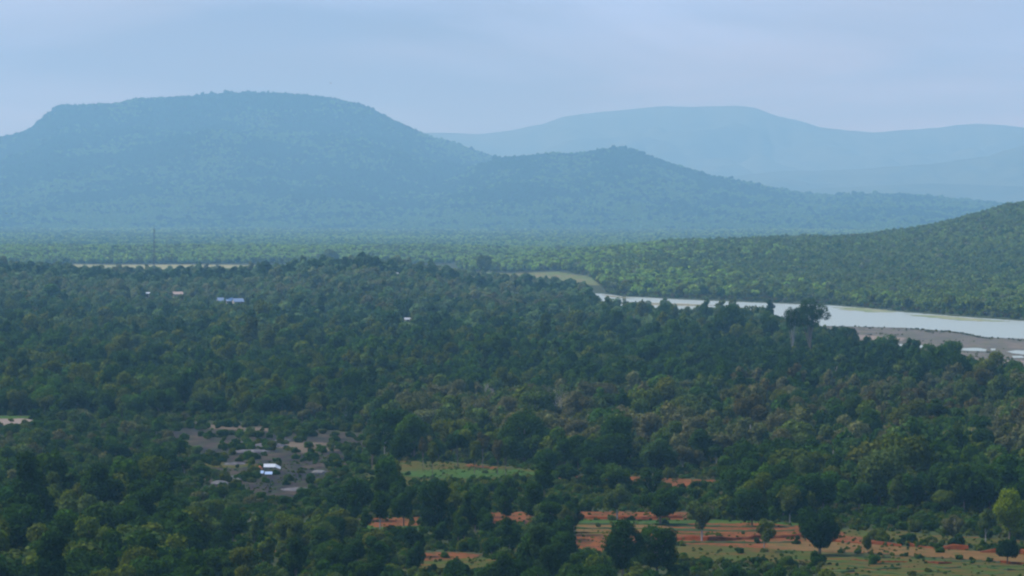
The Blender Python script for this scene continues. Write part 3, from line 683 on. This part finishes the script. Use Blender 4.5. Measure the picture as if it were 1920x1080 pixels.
# shrubs between the trees and on the open ground
x, y = points(690, 1500, 4.2, seed=31); k = free(x, y); 
pz = terrain(x, y); px, py = proj(x, y, pz); r = np.random.default_rng(55)
patchy = fbm(x/14, y/26, 77)
stony = (px < 700) & (px > 300) & (py > 780) & (py < 950)
ok = (k & (r.random(len(x)) < .75)) | (~k & (r.random(len(x)) < .10) & (patchy > .52)) | (stony & ((patchy > .54) | (r.random(len(x)) < .10)))
ok &= ~((px > 1250) & (py > 1020) & (r.random(len(x)) < .6) & k)
x, y, pz = x[ok], y[ok], pz[ok]; n = len(x); r4 = r.random(n)
add(x, y, pz, ['bush']*n, r.uniform(.3, .95, n)*np.where(free(x, y), 1, np.where(stony[ok], .95, .62)), list(np.where(r4 < .3, 'dark', np.where(r4 < .55, 'mid', np.where(r4 < .75, 'olive', np.where(r4 < .9, 'sage', 'bright'))))), seed=2)

# ---------------------------------------------------------------- which trees show largest: nearest first on a coarse raster
near = forest[0]; nb = forest[1]
allx = {k: np.concatenate([np.asarray(near[k]), np.asarray(nb[k])]) for k in near}
named_arr = named
G = np.zeros((540, 1100), bool)
cand = [('n', i, d['y']) for i, d in enumerate(named)] + [('f', int(i), float(allx['y'][i])) for i in np.argsort(allx['y']) if allx['y'][i] < 2000]
cand.sort(key=lambda c: c[2]); vis = {}
for ty, i, yy in cand:
    if ty == 'n': d = named[i]; X, Y, Z, w, h, s_ = d['x'], d['y'], d['z'], d['w'], d['h'], d['sp']
    else: X, Y, Z, w, h, s_ = allx['x'][i], allx['y'][i], allx['z'][i], allx['w'][i], allx['h'][i], allx['sp'][i]
    u0, v0 = proj(X, Y, Z); hw = w*F/Y/2*.8; hh = h*F/Y
    a0, a1 = int((u0-hw)/2), int((u0+hw)/2)+1; b0, b1 = int((v0-hh)/2), int((v0-hh*.18)/2)+1
    a0, a1, b0, b1 = max(a0, 0), min(a1, 960), max(b0, 0), min(b1, 540)
    if a0 >= a1 or b0 >= b1: continue
    sub = G[b0:b1, a0:a1]; v = int((~sub).sum())
    if ty == 'f': vis[i] = v if v > .22*sub.size else v*.3
    sub[:] = True if s_ not in ('open', 'bare') else sub | (np.indices(sub.shape).sum(0) % 2 == 0)
isb = np.array([s == 'bush' for s in allx['sp']])
order = sorted(vis, key=lambda i: -vis[i])
NT = 300 - len(named)
tree_ids = [i for i in order if not isb[i]][:NT]; bush_ids = [i for i in order if isb[i] and vis[i] > 14][:260]
single = set(tree_ids) | set(bush_ids)

TONEW = dict(dark='dark green', deep='very dark green', mid='mid green', olive='olive green', yellow='yellow-green', bright='fresh green', grey='grey-brown', pale='pale grey-green', dry='dry grey-green', sun='sunlit green', brown='brown-leaved', blue='bluish green', rust='rusty', lime='light green', sage='grey-green')
SPW = dict(broad='broad-crowned tree', dome='round-crowned tree', oval='egg-shaped tree', column='slender upright tree', umbrella='long-trunked tree', emergent='giant tree', open='open twiggy tree', bare='leafless tree', bush='shrub')
SPN = dict(broad='broadleaf_tree', dome='broadleaf_tree', oval='broadleaf_tree', column='slender_tree', umbrella='broadleaf_tree', emergent='giant_tree', open='sparse_tree', bare='leafless_tree', bush='shrub')
MARKS = [(1537,1000,'the round lone tree'), (1893,965,'the bright yellow-green tree'), (1889,1035,'the small umbrella-shaped tree'), (1788,990,'the thin grey tree'), (1433,1003,'the wispy yellowish tree'),
    (1238,950,'the wide domed tree'), (1157,940,'the grey-green open tree'), (1076,965,'the narrow dark tree'), (1003,935,'the tall pointed tree'), (891,950,'the tall egg-shaped tree'), (822,950,'the broadest dark tree'),
    (664,940,'the leftmost row tree'), (859,990,'the bright green sapling'), (1200,1030,'the large leading pair'), (777,1015,'the small dark front tree'), (722,855,'the dark meadow pair'), (811,860,'the thin olive meadow tree'),
    (905,850,'the brownish meadow tree'), (1116,860,'the dark spreading tree'), (1472,900,'the light green pointed tree'), (152,866,'the black-green conifer'), (95,1015,'the tallest lower left tree'), (286,965,'the olive-topped tree'),
    (505,880,'the white-roofed shelter'), (478,985,'the gleaming pale rock'), (436,990,'the tree below the clearing'), (1760,870,'the tall right-hand wood tree'), (1870,805,'the white dead tree'), (1410,950,'the dark tree behind the red field'), (305,865,'the dark rounded clearing-edge tree')]
def region(px, py):
    if py > 905 and px < 360: return 'in the lower left wood'
    if px < 690 and py < 800: return 'behind the left scrub'
    if px < 340 and py <= 905: return 'in the left scrub'
    if px < 690 and py <= 945: return 'round the stony clearing'
    if px < 620: return 'below the stony clearing'
    if px < 1060 and py < 870: return 'behind the green meadow'
    if px < 1060 and py < 920: return 'round the green meadow'
    if px < 1090 and py < 1000: return 'in the row below the meadow'
    if px < 900: return 'before the small red strip'
    if px < 1250 and py > 1000: return 'left of the red terraces'
    if px < 1360 and py <= 925: return 'behind the upper red strip'
    if px < 1360: return 'beside the upper terraces'
    if py < 800: return 'in the wood before the mud flat'
    if py < 935: return 'in the wood behind the fields'
    if py < 1012: return 'at the back of the fields'
    return 'on the fields'
def relation(px, py, h):
    cy_ = py - h*.5; best = min(MARKS, key=lambda m: (m[0]-px)**2 + (m[1]-cy_)**2*2.5); dx, dy = px-best[0], cy_-best[1]
    if dx*dx + dy*dy*2.5 > 120**2: return region(px, py)
    r_ = 'left of ' if dx < -45 else 'right of ' if dx > 45 else 'just behind ' if dy < 0 else 'just before '
    return r_ + best[2]
ORD = ['first', 'second', 'third', 'fourth', 'fifth', 'sixth', 'seventh', 'eighth', 'ninth', 'tenth', 'eleventh', 'twelfth', 'thirteenth', 'fourteenth', 'fifteenth', 'sixteenth', 'seventeenth', 'eighteenth', 'nineteenth', 'twentieth']
def make_tree(d, idx):
    sp = d['sp']; S = SPEC[sp]; root = link(SPN[sp], None, loc=(d['x'], d['y'], d['z']-.05), rz=d.get('rot', random.uniform(0, 6.28)))
    root.scale = (d['w']/S['W'], d['w']/S['W'], d['h']/S['H'])
    root['label'] = d['label']; root['category'] = 'shrub' if sp == 'bush' else 'tree'; root['group'] = d['group']
    t = tuple(float(c) for c in d['tint'])
    if sp == 'bare':
        link('trunk', NEAR['bare'][idx % 3], root); return root
    vs_ = NEAR[sp]; cm, t1, t2 = vs_[idx % len(vs_)]
    c = link('crown', cm, root); c['tint'] = t
    if sp == 'bush': link('stem', t1, root)
    else: link('trunk', t2 if (d.get('pale') or sp == 'open') else t1, root)
    return root
cnt = 0
for i, d in enumerate(named):
    px_, py_ = proj(d['x'], d['y'], d['z'])
    d['group'] = 'trees ' + region(px_, py_) if d['y'] < 1400 else 'tall trees that stand out on the river banks'
    d['pale'] = 'pale' in d['label']; make_tree(d, i)
todo = []
for i in sorted(single, key=lambda i: allx['y'][i]):
    px_, py_ = proj(allx['x'][i], allx['y'][i], allx['z'][i]); s_ = allx['sp'][i]; rg = region(px_, py_)
    hh = allx['h'][i]; size = ('low ' if hh < 1.7 else 'tall ' if hh > 3.0 else '') if s_ == 'bush' else ('small ' if hh < 6.5 else 'tall ' if hh > 10 else '')
    todo.append([px_, int(i), dict(x=allx['x'][i], y=allx['y'][i], z=allx['z'][i], w=allx['w'][i], h=allx['h'][i], sp=s_, tint=allx['tint'][i], rot=float(allx['rot'][i]),
        label=size + TONEW[allx['tone'][i]] + ' ' + SPW[s_] + ' ' + relation(px_, py_, hh*F/allx['y'][i]), group=('shrubs ' if s_ == 'bush' else 'trees ')+rg)])
bylab = {}
for t_ in todo: bylab.setdefault(t_[2]['label'], []).append(t_)
for lab, lst in bylab.items():
    lst.sort(key=lambda t_: t_[0]); k_ = len(lst)
    if k_ == 2: lst[0][2]['label'] = lab + ', left one'; lst[1][2]['label'] = lab + ', right one'
    elif k_ > 2:
        for q, t_ in enumerate(lst): t_[2]['label'] = lab + ', ' + ORD[min(q, 19)] + ' from left'
for px_, i, d in todo: make_tree(d, i)

def scatter(name, d, sel, idx_map, coll, **props):
    ii = np.where(sel)[0]; r = np.random.default_rng(77)
    vi = [idx_map[d['sp'][i]][r.integers(len(idx_map[d['sp'][i]]))] for i in ii]
    pts = np.stack([np.asarray(d['x'])[ii], np.asarray(d['y'])[ii], np.asarray(d['z'])[ii]-.1], 1)
    rot = np.zeros((len(ii), 3)); rot[:, 2] = np.asarray(d['rot'])[ii]
    scl = np.stack([d['sw'][ii], d['sw'][ii], d['sz'][ii]], 1)
    print(name, len(ii))
    return scatter_object(name, coll, pts, vi, rot, scl, d['tint'][ii], **props)
rest = np.array([i not in single for i in range(len(allx['x']))])
treeM = rest & ~isb & (allx['y'] < 4400); 
scatter('woodland', allx, treeM, MIDI, midc, kind='stuff', label='dense mixed woodland covering the plain down to the river')
scatter('undergrowth', allx, rest & isb, MIDI, midc, kind='stuff', label='low scrub growing between the trees and on open ground')

# low weeds and tufts on the floor of the near plain and on the fields
x, y = points(760, 1180, 2.1, seed=61); pz = terrain(x, y); px, py = proj(x, y, pz); r = np.random.default_rng(62); fr_ = free(x, y); pt = fbm(x/9, y/16, 63)
ok = (fr_ & (r.random(len(x)) < .75)) | (~fr_ & (pt > .42) & (r.random(len(x)) < .75*np.clip((pt-.40)*5, 0, 1))); x, y, pz, fr_ = x[ok], y[ok], pz[ok], fr_[ok]; n = len(x); r4 = r.random(n)
add(x, y, pz, ['bush']*n, np.where(fr_, r.uniform(.16, .42, n), r.uniform(.05, .22, n)), list(np.where(r4 < .2, 'dark', np.where(r4 < .45, 'mid', np.where(r4 < .8, 'olive', np.where(r4 < .9, 'grey', 'bright'))))), seed=12)
scatter('weeds', forest[-1], np.ones(n, bool), FARI, farc, kind='stuff', label='low weeds and tufts on the open ground and fields')
# ---------------------------------------------------------------- woods beyond the river
x, y = points(2550, 7000, 7.8, seed=9); k = (y > edge_y(far_edge, x, y)+4); k &= ~((960+F*x/y < 860) & (y < 5500)); x = x[k]; y = y[k]; k = free(x, y); x = x[k]; y = y[k]
z = terrain(x, y); n = len(x); r = np.random.default_rng(21); n1 = fbm(x/140, y/260, 25); n4 = r.random(n); n3 = r.random(n)
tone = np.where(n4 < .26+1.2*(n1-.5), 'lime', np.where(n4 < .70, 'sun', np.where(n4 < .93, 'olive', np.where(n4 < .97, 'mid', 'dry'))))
y0_ = y; lf = 1 - sstep(950, 1650, 960+F*x/y + 260*(fbm(x/110, y/260, 57)-.5)); tone = tone.astype(object); tone[n4 < (.5+1.2*(n1-.5))*lf] = 'lit'  # sunlit strip painted through brighter leaf tints, thinning out to the right
dist = y - edge_y(far_edge, x, y); edge = dist < 90; low = edge & (x > 60) & (n3 < .85)
sp = np.where(n3 < .3, 'oval', np.where(n3 < .9, 'broad', 'open')).astype(object); sc = r.uniform(.8, 1.2, n) + .7*(fbm(x/70, y/110, 91)-.5)
sp[low] = 'bush'; sc[low] = r.uniform(.7, 1.2, low.sum())
lt = low & (n4 < .5); tone = tone.astype(object); tone[lt] = np.where(n3[lt] < .4, 'brown', 'olive')
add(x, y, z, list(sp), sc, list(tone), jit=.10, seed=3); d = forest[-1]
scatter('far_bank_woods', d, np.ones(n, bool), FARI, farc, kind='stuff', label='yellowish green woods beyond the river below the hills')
# fringe of shrubs along the mud flat's edge
fr = poly_w([(1480,611.5),(1590,612.6),(1700,615.8),(1790,622.8),(1840,632.8),(1920,637),(2100,652)]); X = []; Y = []
for a, b in zip(fr[:-1], fr[1:]):
    for k in range(int(math.dist(a, b)/1.4)):
        t = random.random(); X.append(a[0]+(b[0]-a[0])*t+random.gauss(0, .8)); Y.append(a[1]+(b[1]-a[1])*t - abs(random.gauss(0, 22)))
mp_ = poly_w(mudp); bb = [mp_[:, 0].min(), mp_[:, 0].max(), mp_[:, 1].min(), mp_[:, 1].max()]
for k in range(2600):
    a, b = random.uniform(*bb[:2]), random.uniform(*bb[2:])
    if fbm(np.array([a/25]), np.array([b/60]), 4)[0] > .62: X.append(a); Y.append(b)
X = np.array(X); Y = np.array(Y); k = inside(X, Y, mp_); X = X[k]; Y = Y[k]; n = len(X)
add(X, Y, terrain(X, Y), ['bush']*n, RNG.uniform(.12, .36, n), list(RNG.choice(['grey', 'grey', 'sage', 'brown'], n)), seed=8)
scatter('marsh_shrubs', forest[-1], np.ones(n, bool), FARI, farc, kind='stuff', label='low marsh shrubs along the edge of the mud flat')

# ---------------------------------------------------------------- forest on the hills
def hill_forest(name, fn, y0, y1, other, seed, spc, label):
    x, y = points(y0, y1, spc, margin=1.1, seed=seed); z = fn(x, y); k = z > 1.0
    k &= z > terrain(x, y)-2
    for o_ in other: k &= z > o_(x, y)-6
    # slopes turned away from the valley need no trees beyond the crest
    x, y, z = x[k], y[k], z[k]; zf = fn(x, y-120); pa = (z-CAM_Z)/y; front = (fn(x, y-60)+9-CAM_Z)/(y-60) - pa; k = front < .004; x, y, z = x[k], y[k], z[k]
    n = len(x); r = np.random.default_rng(seed); n1 = fbm(x/200, y/300, seed+2); n4 = r.random(n)
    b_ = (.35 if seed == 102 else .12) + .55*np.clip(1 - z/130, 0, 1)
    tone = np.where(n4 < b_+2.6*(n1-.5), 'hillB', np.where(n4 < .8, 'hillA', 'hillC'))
    sp = np.where(r.random(n) < .4, 'oval', 'broad'); sc = r.uniform(1.4, 2.5, n) + np.where(r.random(n) < .05, 1.1, 0)
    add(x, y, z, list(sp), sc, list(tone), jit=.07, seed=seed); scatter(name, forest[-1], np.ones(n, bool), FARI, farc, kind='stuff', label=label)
x, y = points(6900, 14600, 13.5, seed=19); z = np.zeros(len(x)); k = (hill1(x, y) < 2) & (hill2(x, y) < 2) & (terrain(x, y) < 3) ; x, y, z = x[k], y[k], z[k]; n = len(x); r = np.random.default_rng(4); n4 = r.random(n); n1 = fbm(x/250, y/500, 3)
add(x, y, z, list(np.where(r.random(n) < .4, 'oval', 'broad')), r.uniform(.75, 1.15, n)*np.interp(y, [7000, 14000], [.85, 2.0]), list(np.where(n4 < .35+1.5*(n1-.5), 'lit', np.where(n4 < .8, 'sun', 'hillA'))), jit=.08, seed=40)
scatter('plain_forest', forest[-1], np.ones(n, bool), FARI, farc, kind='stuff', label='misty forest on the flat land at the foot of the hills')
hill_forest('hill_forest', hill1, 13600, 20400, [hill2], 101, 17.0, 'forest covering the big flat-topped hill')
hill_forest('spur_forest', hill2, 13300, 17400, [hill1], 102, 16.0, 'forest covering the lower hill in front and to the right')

# ---------------------------------------------------------------- things people built
def thing(name, label, cat, loc, rz=0, group=None):
    o = link(name, None, loc=loc, rz=rz); o['label'] = label; o['category'] = cat
    if group: o['group'] = group
    return o
def house(px, py, w, dpt, h, roof_h, wall, roof, label, rz=0., name='house', group=None, lift=0, y0=500):
    x, y, z = hit_march(px, py, y0); rt = thing(name, label, 'house', (x, y, z+lift), rz, group)
    mb = MB(); mb.box(-w/2, w/2, -dpt/2, dpt/2, -.5-lift, h)
    b = len(mb.v); mb.v += [(-w/2, -dpt/2, h), (-w/2, dpt/2, h), (-w/2, 0, h+roof_h*.98), (w/2, -dpt/2, h), (w/2, dpt/2, h), (w/2, 0, h+roof_h*.98)]
    mb.f += [(b, b+2, b+1), (b+3, b+4, b+5)]; link('wall', mb.build('wall', M[wall]), rt)
    e = .45; mb = MB()
    mb.slab((-w/2-e, -dpt/2-e, h-e*roof_h/(dpt/2)), (w/2+e, -dpt/2-e, h-e*roof_h/(dpt/2)), (w/2+e, 0, h+roof_h), (-w/2-e, 0, h+roof_h), .09)
    mb.slab((-w/2-e, 0, h+roof_h), (w/2+e, 0, h+roof_h), (w/2+e, dpt/2+e, h-e*roof_h/(dpt/2)), (-w/2-e, dpt/2+e, h-e*roof_h/(dpt/2)), .09)
    link('roof', mb.build('roof', M[roof]), rt)
    mb = MB(); mb.box(-.5, .5, -dpt/2-.06, -dpt/2+.1, -.3, 2.0); link('door', mb.build('door', M['dark_opening']), rt)
    for sx in (-1, 1):
        if w > 4: mb = MB(); mb.box(sx*w*.3-.45, sx*w*.3+.45, -dpt/2-.05, -dpt/2+.1, 1.0, 2.0); link('window', mb.build('window', M['dark_opening']), rt)
    return rt
house(333, 561, 6.5, 5, 3.2, 1.5, 'cream_wall', 'tan_roof', 'cream house with a tan roof below the radio mast', .25, lift=.5)
house(277, 558.5, 2.6, 2.6, 2.6, .8, 'cream_wall', 'white_sheet', 'tiny white hut left of the cream house', -.2, name='hut', lift=.5)
for px, py, w, r_, lab in ((414, 572, 4.4, 'blue_sheet', 'small blue roof, leftmost of the three on the wooded bank'), (429, 572, 4.4, 'pale_blue_sheet', 'small pale blue roof between the two other blue roofs'), (446, 573.5, 6.5, 'blue_sheet', 'largest blue-roofed house, right end of the three')):
    house(px, py, w, 6, 2.6, 1.9, 'cream_wall', r_, lab, .3, group='blue-roofed houses on the wooded bank', lift=.5)
house(731, 518.5, 5.5, 5, 1.8, 1.2, 'cream_wall', 'pale_blue_sheet', 'long pale blue roof on the ridge of the left bank', .1, lift=.5)
house(743, 518.5, 2.4, 4, 1.6, .9, 'cream_wall', 'white_sheet', 'small white-roofed hut at the right end of the long pale blue roof', .1, name='hut', lift=.5)
house(1866, 742, 1.2, 2.2, 1.8, .6, 'cream_wall', 'white_sheet', 'left one of two tiny white-roofed huts in the wood at right', 0, name='hut', lift=.3)
house(1876, 743, 1.2, 2.2, 1.8, .6, 'cream_wall', 'white_sheet', 'right one of two tiny white-roofed huts in the wood at right', 0, name='hut', lift=.3)
house(764, 606, 3.2, 3, 2.2, .9, 'cream_wall', 'white_sheet', 'little pale roof half hidden in the middle of the woods', .2, name='hut', lift=.3)

# farm shelter on the stony clearing: posts carrying a bent pale sheet roof, low sheets in front of it
x, y, z = hit_march(508, 889); sh = thing('farm_shelter', 'open shelter with a bent white sheet roof on the stony clearing', 'shelter', (x, y, z), .05)
mb = MB(); mb.slab((-1.9, -1.5, 1.75), (1.2, -1.5, 1.75), (1.2, .6, 2.5), (-1.9, .6, 2.5), .07); link('roof', mb.build('roof', M['white_sheet']), sh)
mb = MB(); mb.slab((1.22, -1.5, 1.75), (2.5, -1.5, 1.2), (2.5, .6, 1.75), (1.22, .6, 2.5), .07); link('roof_flap', mb.build('roof_flap', M['white_sheet']), sh)
mb = MB(); mb.slab((-1.9, 2.2, 1.9), (-1.9, .62, 2.5), (1.2, .62, 2.5), (1.2, 2.2, 1.9), .07); link('roof', mb.build('roof', M['white_sheet']), sh)
for sx in (-1.75, .9):
    for sy in (-1.3, 2.0): mb = MB(); mb.box(sx-.06, sx+.06, sy-.06, sy+.06, -.2, 1.78 if sy < 0 else 1.95); link('post', mb.build('post', M['bark']), sh)
for px, py, w, lab in ((489, 890, 2.1, 'left one of two pale blue sheets lying low before the white shelter'), (505.5, 890.5, 2.0, 'right one of two pale blue sheets lying low before the white shelter')):
    x, y, z = hit_march(px, py); t_ = thing('sheet_rack', lab, 'metal sheet', (x, y-5, z), 0, 'pale blue sheets before the shelter')
    mb = MB(); mb.slab((-w/2, -.9, .45), (w/2, -.9, .45), (w/2, 1.1, 1.0), (-w/2, 1.1, 1.0), .05); link('sheet', mb.build('sheet', M['pale_blue_sheet']), t_)
    for sx in (-w/2+.15, w/2-.15):
        for sy, hh in ((-.8, .46), (1.0, .96)): mb = MB(); mb.box(sx-.05, sx+.05, sy-.05, sy+.05, -.1, hh); link('leg', mb.build('leg', M['bark']), t_)
x, y, z = hit_march(486.5, 881.5); mb = MB()
rings = []
for k, (rr, zz) in enumerate(((.75, -.1), (.8, .3), (.6, .7), (.32, 1.0), (.05, 1.15))):
    rings.append([(math.cos(a)*rr*(1+.2*math.sin(3*a+k)), math.sin(a)*rr*(1+.15*math.cos(2*a)), zz) for a in np.linspace(0, 2*math.pi, 13)[:-1]])
mb.quad_strip(rings); hp = link('tarpaulin_heap', mb.build('tarpaulin_heap', M['orange_cloth'], True), loc=(x, y, z)); hp['label'] = 'small orange covered heap left of the white shelter'; hp['category'] = 'heap'

# guyed radio mast on the left bank
x, y, z = hit_march(289, 531, 1500); zt = at_d(289, 421, y)[2]; Hm = zt - z
mast = thing('radio_mast', 'tall thin guyed radio mast rising above the left bank wood', 'radio mast', (x, y, z))
for k in range(3):
    a = k*2*math.pi/3 + .5; mb = MB(); mb.tube([(math.cos(a)*.6, math.sin(a)*.6, 0), (math.cos(a)*.6, math.sin(a)*.6, Hm*.93)], [.10, .09], 5); link('leg', mb.build('leg', M['steel']), mast)
mb = MB()
for j in range(int(Hm*.93/1.0)):
    for k in range(3):
        a = k*2*math.pi/3 + .5; b = a + 2*math.pi/3
        mb.tube([(math.cos(a)*.6, math.sin(a)*.6, j), (math.cos(b)*.6, math.sin(b)*.6, j+1.0)], [.04, .04], 3)
link('bracing', mb.build('bracing', M['steel']), mast, kind='stuff')
mb = MB(); mb.tube([(0, 0, Hm*.9), (0, 0, Hm)], [.14, .06], 5); link('antenna_rod', mb.build('antenna_rod', M['steel']), mast)
for zz in (Hm*.68, Hm*.86): mb = MB(); mb.box(.45, .85, -.3, .3, zz, zz+2.2); link('antenna_panel', mb.build('antenna_panel', M['steel']), mast)
for k in range(3):
    a = k*2*math.pi/3 + 1.1
    for f_ in (.5, .85):
        mb = MB(); mb.tube([(math.cos(a)*.6, math.sin(a)*.6, Hm*f_), (math.cos(a)*18, math.sin(a)*18, 0)], [.012, .012], 3); link('guy_wire', mb.build('guy_wire', M['steel']), mast)

# pale bare trunks in the middle of the wood
for px, py, hpx, lab in ((1029, 618, 26, 'pale bare trunk in the middle wood, left one of the pair'), (1067, 622, 34, 'pale bare trunk in the middle wood, right one of the pair'),
                    (1188, 626, 24, 'short pale trunk in the wood left of the tall river trees'), (793, 785, 30, 'pale leafless trunk behind the scrub in the centre left'), (1566, 735, 30, 'pale bare trunk among the slender trees at right')):
    x, y, z = hit_march(px, py); y -= 6; h = hpx*y/F + 4; s_ = thing('bare_trunk', lab, 'tree trunk', (x, y, terrain(x, y)-.1), 0, 'pale bare trunks in the woods')
    mb = MB(); mb.tube([(0, 0, 0), (.1, 0, h*.4), (0, .1, h*.8), (.2, 0, h)], [.32, .26, .2, .08], 6); link('trunk', mb.build('trunk', M['pale_bark'], True), s_)
    mb = MB(); mb.tube([(.1, 0, h*.6), (.9, 0, h*.85)], [.12, .04], 4); link('limb', mb.build('limb', M['pale_bark']), s_)
    mb = MB(); mb.tube([(.05, 0, h*.7), (-.8, .2, h*.95)], [.1, .04], 4); link('limb', mb.build('limb', M['pale_bark']), s_)
# dead trees
for i, (px, py, h, lab) in enumerate(((1864, 822, 9.5, 'white dead tree with forked bare limbs in the wood at far right'), (835, 795, 7, 'pale dead tree behind the scrub near the centre'))):
    x, y, z = hit_march(px, py); s_ = thing('dead_tree', lab, 'dead tree', (x, y-4, z)); link('trunk', bare_mb(90+i, h, .26, .8).build('trunk', M['pale_bark'], True), s_)

# boulders on the stony clearing and the pale rocks in the lower wood
def rock(px, py, w, h, mat, lab, seed, grp='rocks on the stony clearing'):
    x, y, z = hit_march(px, py); r = random.Random(seed); mb = MB(); rings = []
    for k, (rr, zz) in enumerate(((.9, -.15), (1, .2), (.85, .6), (.5, .9), (.08, 1))):
        rings.append([(math.cos(a)*rr*w/2*(1+r.uniform(-.14, .14)), math.sin(a)*rr*w*.7*(1+r.uniform(-.14, .14)), zz*h*(1+r.uniform(-.1, .1))) for a in np.linspace(0, 2*math.pi, 12)[:-1]])
    mb.quad_strip(rings); L = len(mb.v); mb.f.append(tuple(range(L-11, L)))
    o = link('boulder', mb.build('boulder', M[mat], False), loc=(x, y, z)); o['label'] = lab; o['category'] = 'rock'; o['group'] = grp
for i, (px, py, w, h, mt, lab) in enumerate((
    (505, 838, 11, .9, 'rock', 'largest flat dark rock at the top of the stony clearing'), (455, 833, 8, .7, 'rock', 'dark flat rock left of the largest one'), (470, 848, 10, .6, 'rock', 'long dark rock in the middle of the clearing'),
    (440, 872, 6, .5, 'rock', 'small dark rock above the pale rocks'), (412, 907, 4.5, .8, 'pale_rock', 'pale grey rock at the left of the clearing foot'), (430, 898, 5, .7, 'pale_rock', 'pale grey rock behind the left pale rock'),
    (443, 903, 3, .6, 'pale_rock', 'small pale rock right of the two pale rocks'), (560, 920, 9, .5, 'rock', 'low dark rock below the shelter at right'), (598, 887, 4, .7, 'pale_rock', 'pale rock on the right side of the clearing'),
    (596, 905, 3.5, .6, 'pale_rock', 'pale rock below the other right-hand pale rock'), (530, 828, 5, .6, 'rock', 'dark rock at the upper right of the clearing'))):
    rock(px, py, w, h, mt, lab, i)
rock(478, 985, 2.6, 1.9, 'pale_rock', 'upright pale rock gleaming between the lower left trees', 31, 'pale rocks among the lower trees')
rock(468, 990, 1.6, 1.2, 'pale_rock', 'smaller pale rock left of the upright pale one', 32, 'pale rocks among the lower trees')
rock(1021, 1052, 2.0, 1.1, 'pale_rock', 'pale rock under the grey-green trees left of the terraces', 33, 'pale rocks among the lower trees')
rock(943, 1020, 1.4, 1.3, 'pale_rock', 'pale rock under the low dark tree by the red gap', 34, 'pale rocks among the lower trees')

# small birds far out over the valley
def bird(px, py, d, span, label, rz, roll):
    x, y, z = at_d(px, py, d); b = thing('bird', label, 'bird', (x, y, z), rz, 'birds over the valley'); b.rotation_euler = (roll, .1, rz)
    mb = MB(); mb.tube([(0, -.28*span, 0), (0, -.2*span, .01), (0, .05*span, .01), (0, .22*span, .02), (0, .28*span, 0)], [.01, .035*span, .055*span, .03*span, .01], 8); link('body', mb.build('body', M['feather'], True), b)
    for s in (-1, 1):
        mb = MB(); P = [(0, .1, .0), (.22, .12, .07), (.5, .02, .05)]; Q = [(0, -.1, .0), (.22, -.06, .07), (.46, -.06, .05)]; rings = []
        rings = [[(s*a[0]*span, a[1]*span, a[2]*span), (s*c[0]*span, c[1]*span, c[2]*span), (s*c[0]*span, c[1]*span, c[2]*span+.01), (s*a[0]*span, a[1]*span, a[2]*span+.018)] for a, c in zip(P, Q)]
        mb.quad_strip(rings); link('wing', mb.build('wing', M['feather']), b)
bird(620, 156, 1500, 1.1, 'tiny dark bird in the sky above the flat-topped hill', .6, .3)
bird(12, 400, 1500, 1.1, 'left one of two birds before the hill at the left edge', .2, .4)
bird(22, 401, 1520, 1.0, 'right one of two birds before the hill at the left edge', -.4, .3)

# ---------------------------------------------------------------- air
mb = MB(); mb.box(-16500, 16500, -400, 47000, -4, 1100)
hm = bpy.data.materials.new('haze'); hm.use_nodes = True; t = hm.node_tree; t.nodes.clear(); o_ = N(t, 'ShaderNodeOutputMaterial'); pv = N(t, 'ShaderNodeVolumePrincipled')
pv.inputs['Density'].default_value = HAZE_DENSITY; pv.inputs['Color'].default_value = HAZE_COLOR; pv.inputs['Anisotropy'].default_value = HAZE_G; pv.inputs['Absorption Color'].default_value = HAZE_ABSORB
t.links.new(pv.outputs[0], o_.inputs['Volume'])
haze = link('haze', mb.build('haze', hm), kind='stuff', label='pale blue haze filling the valley')
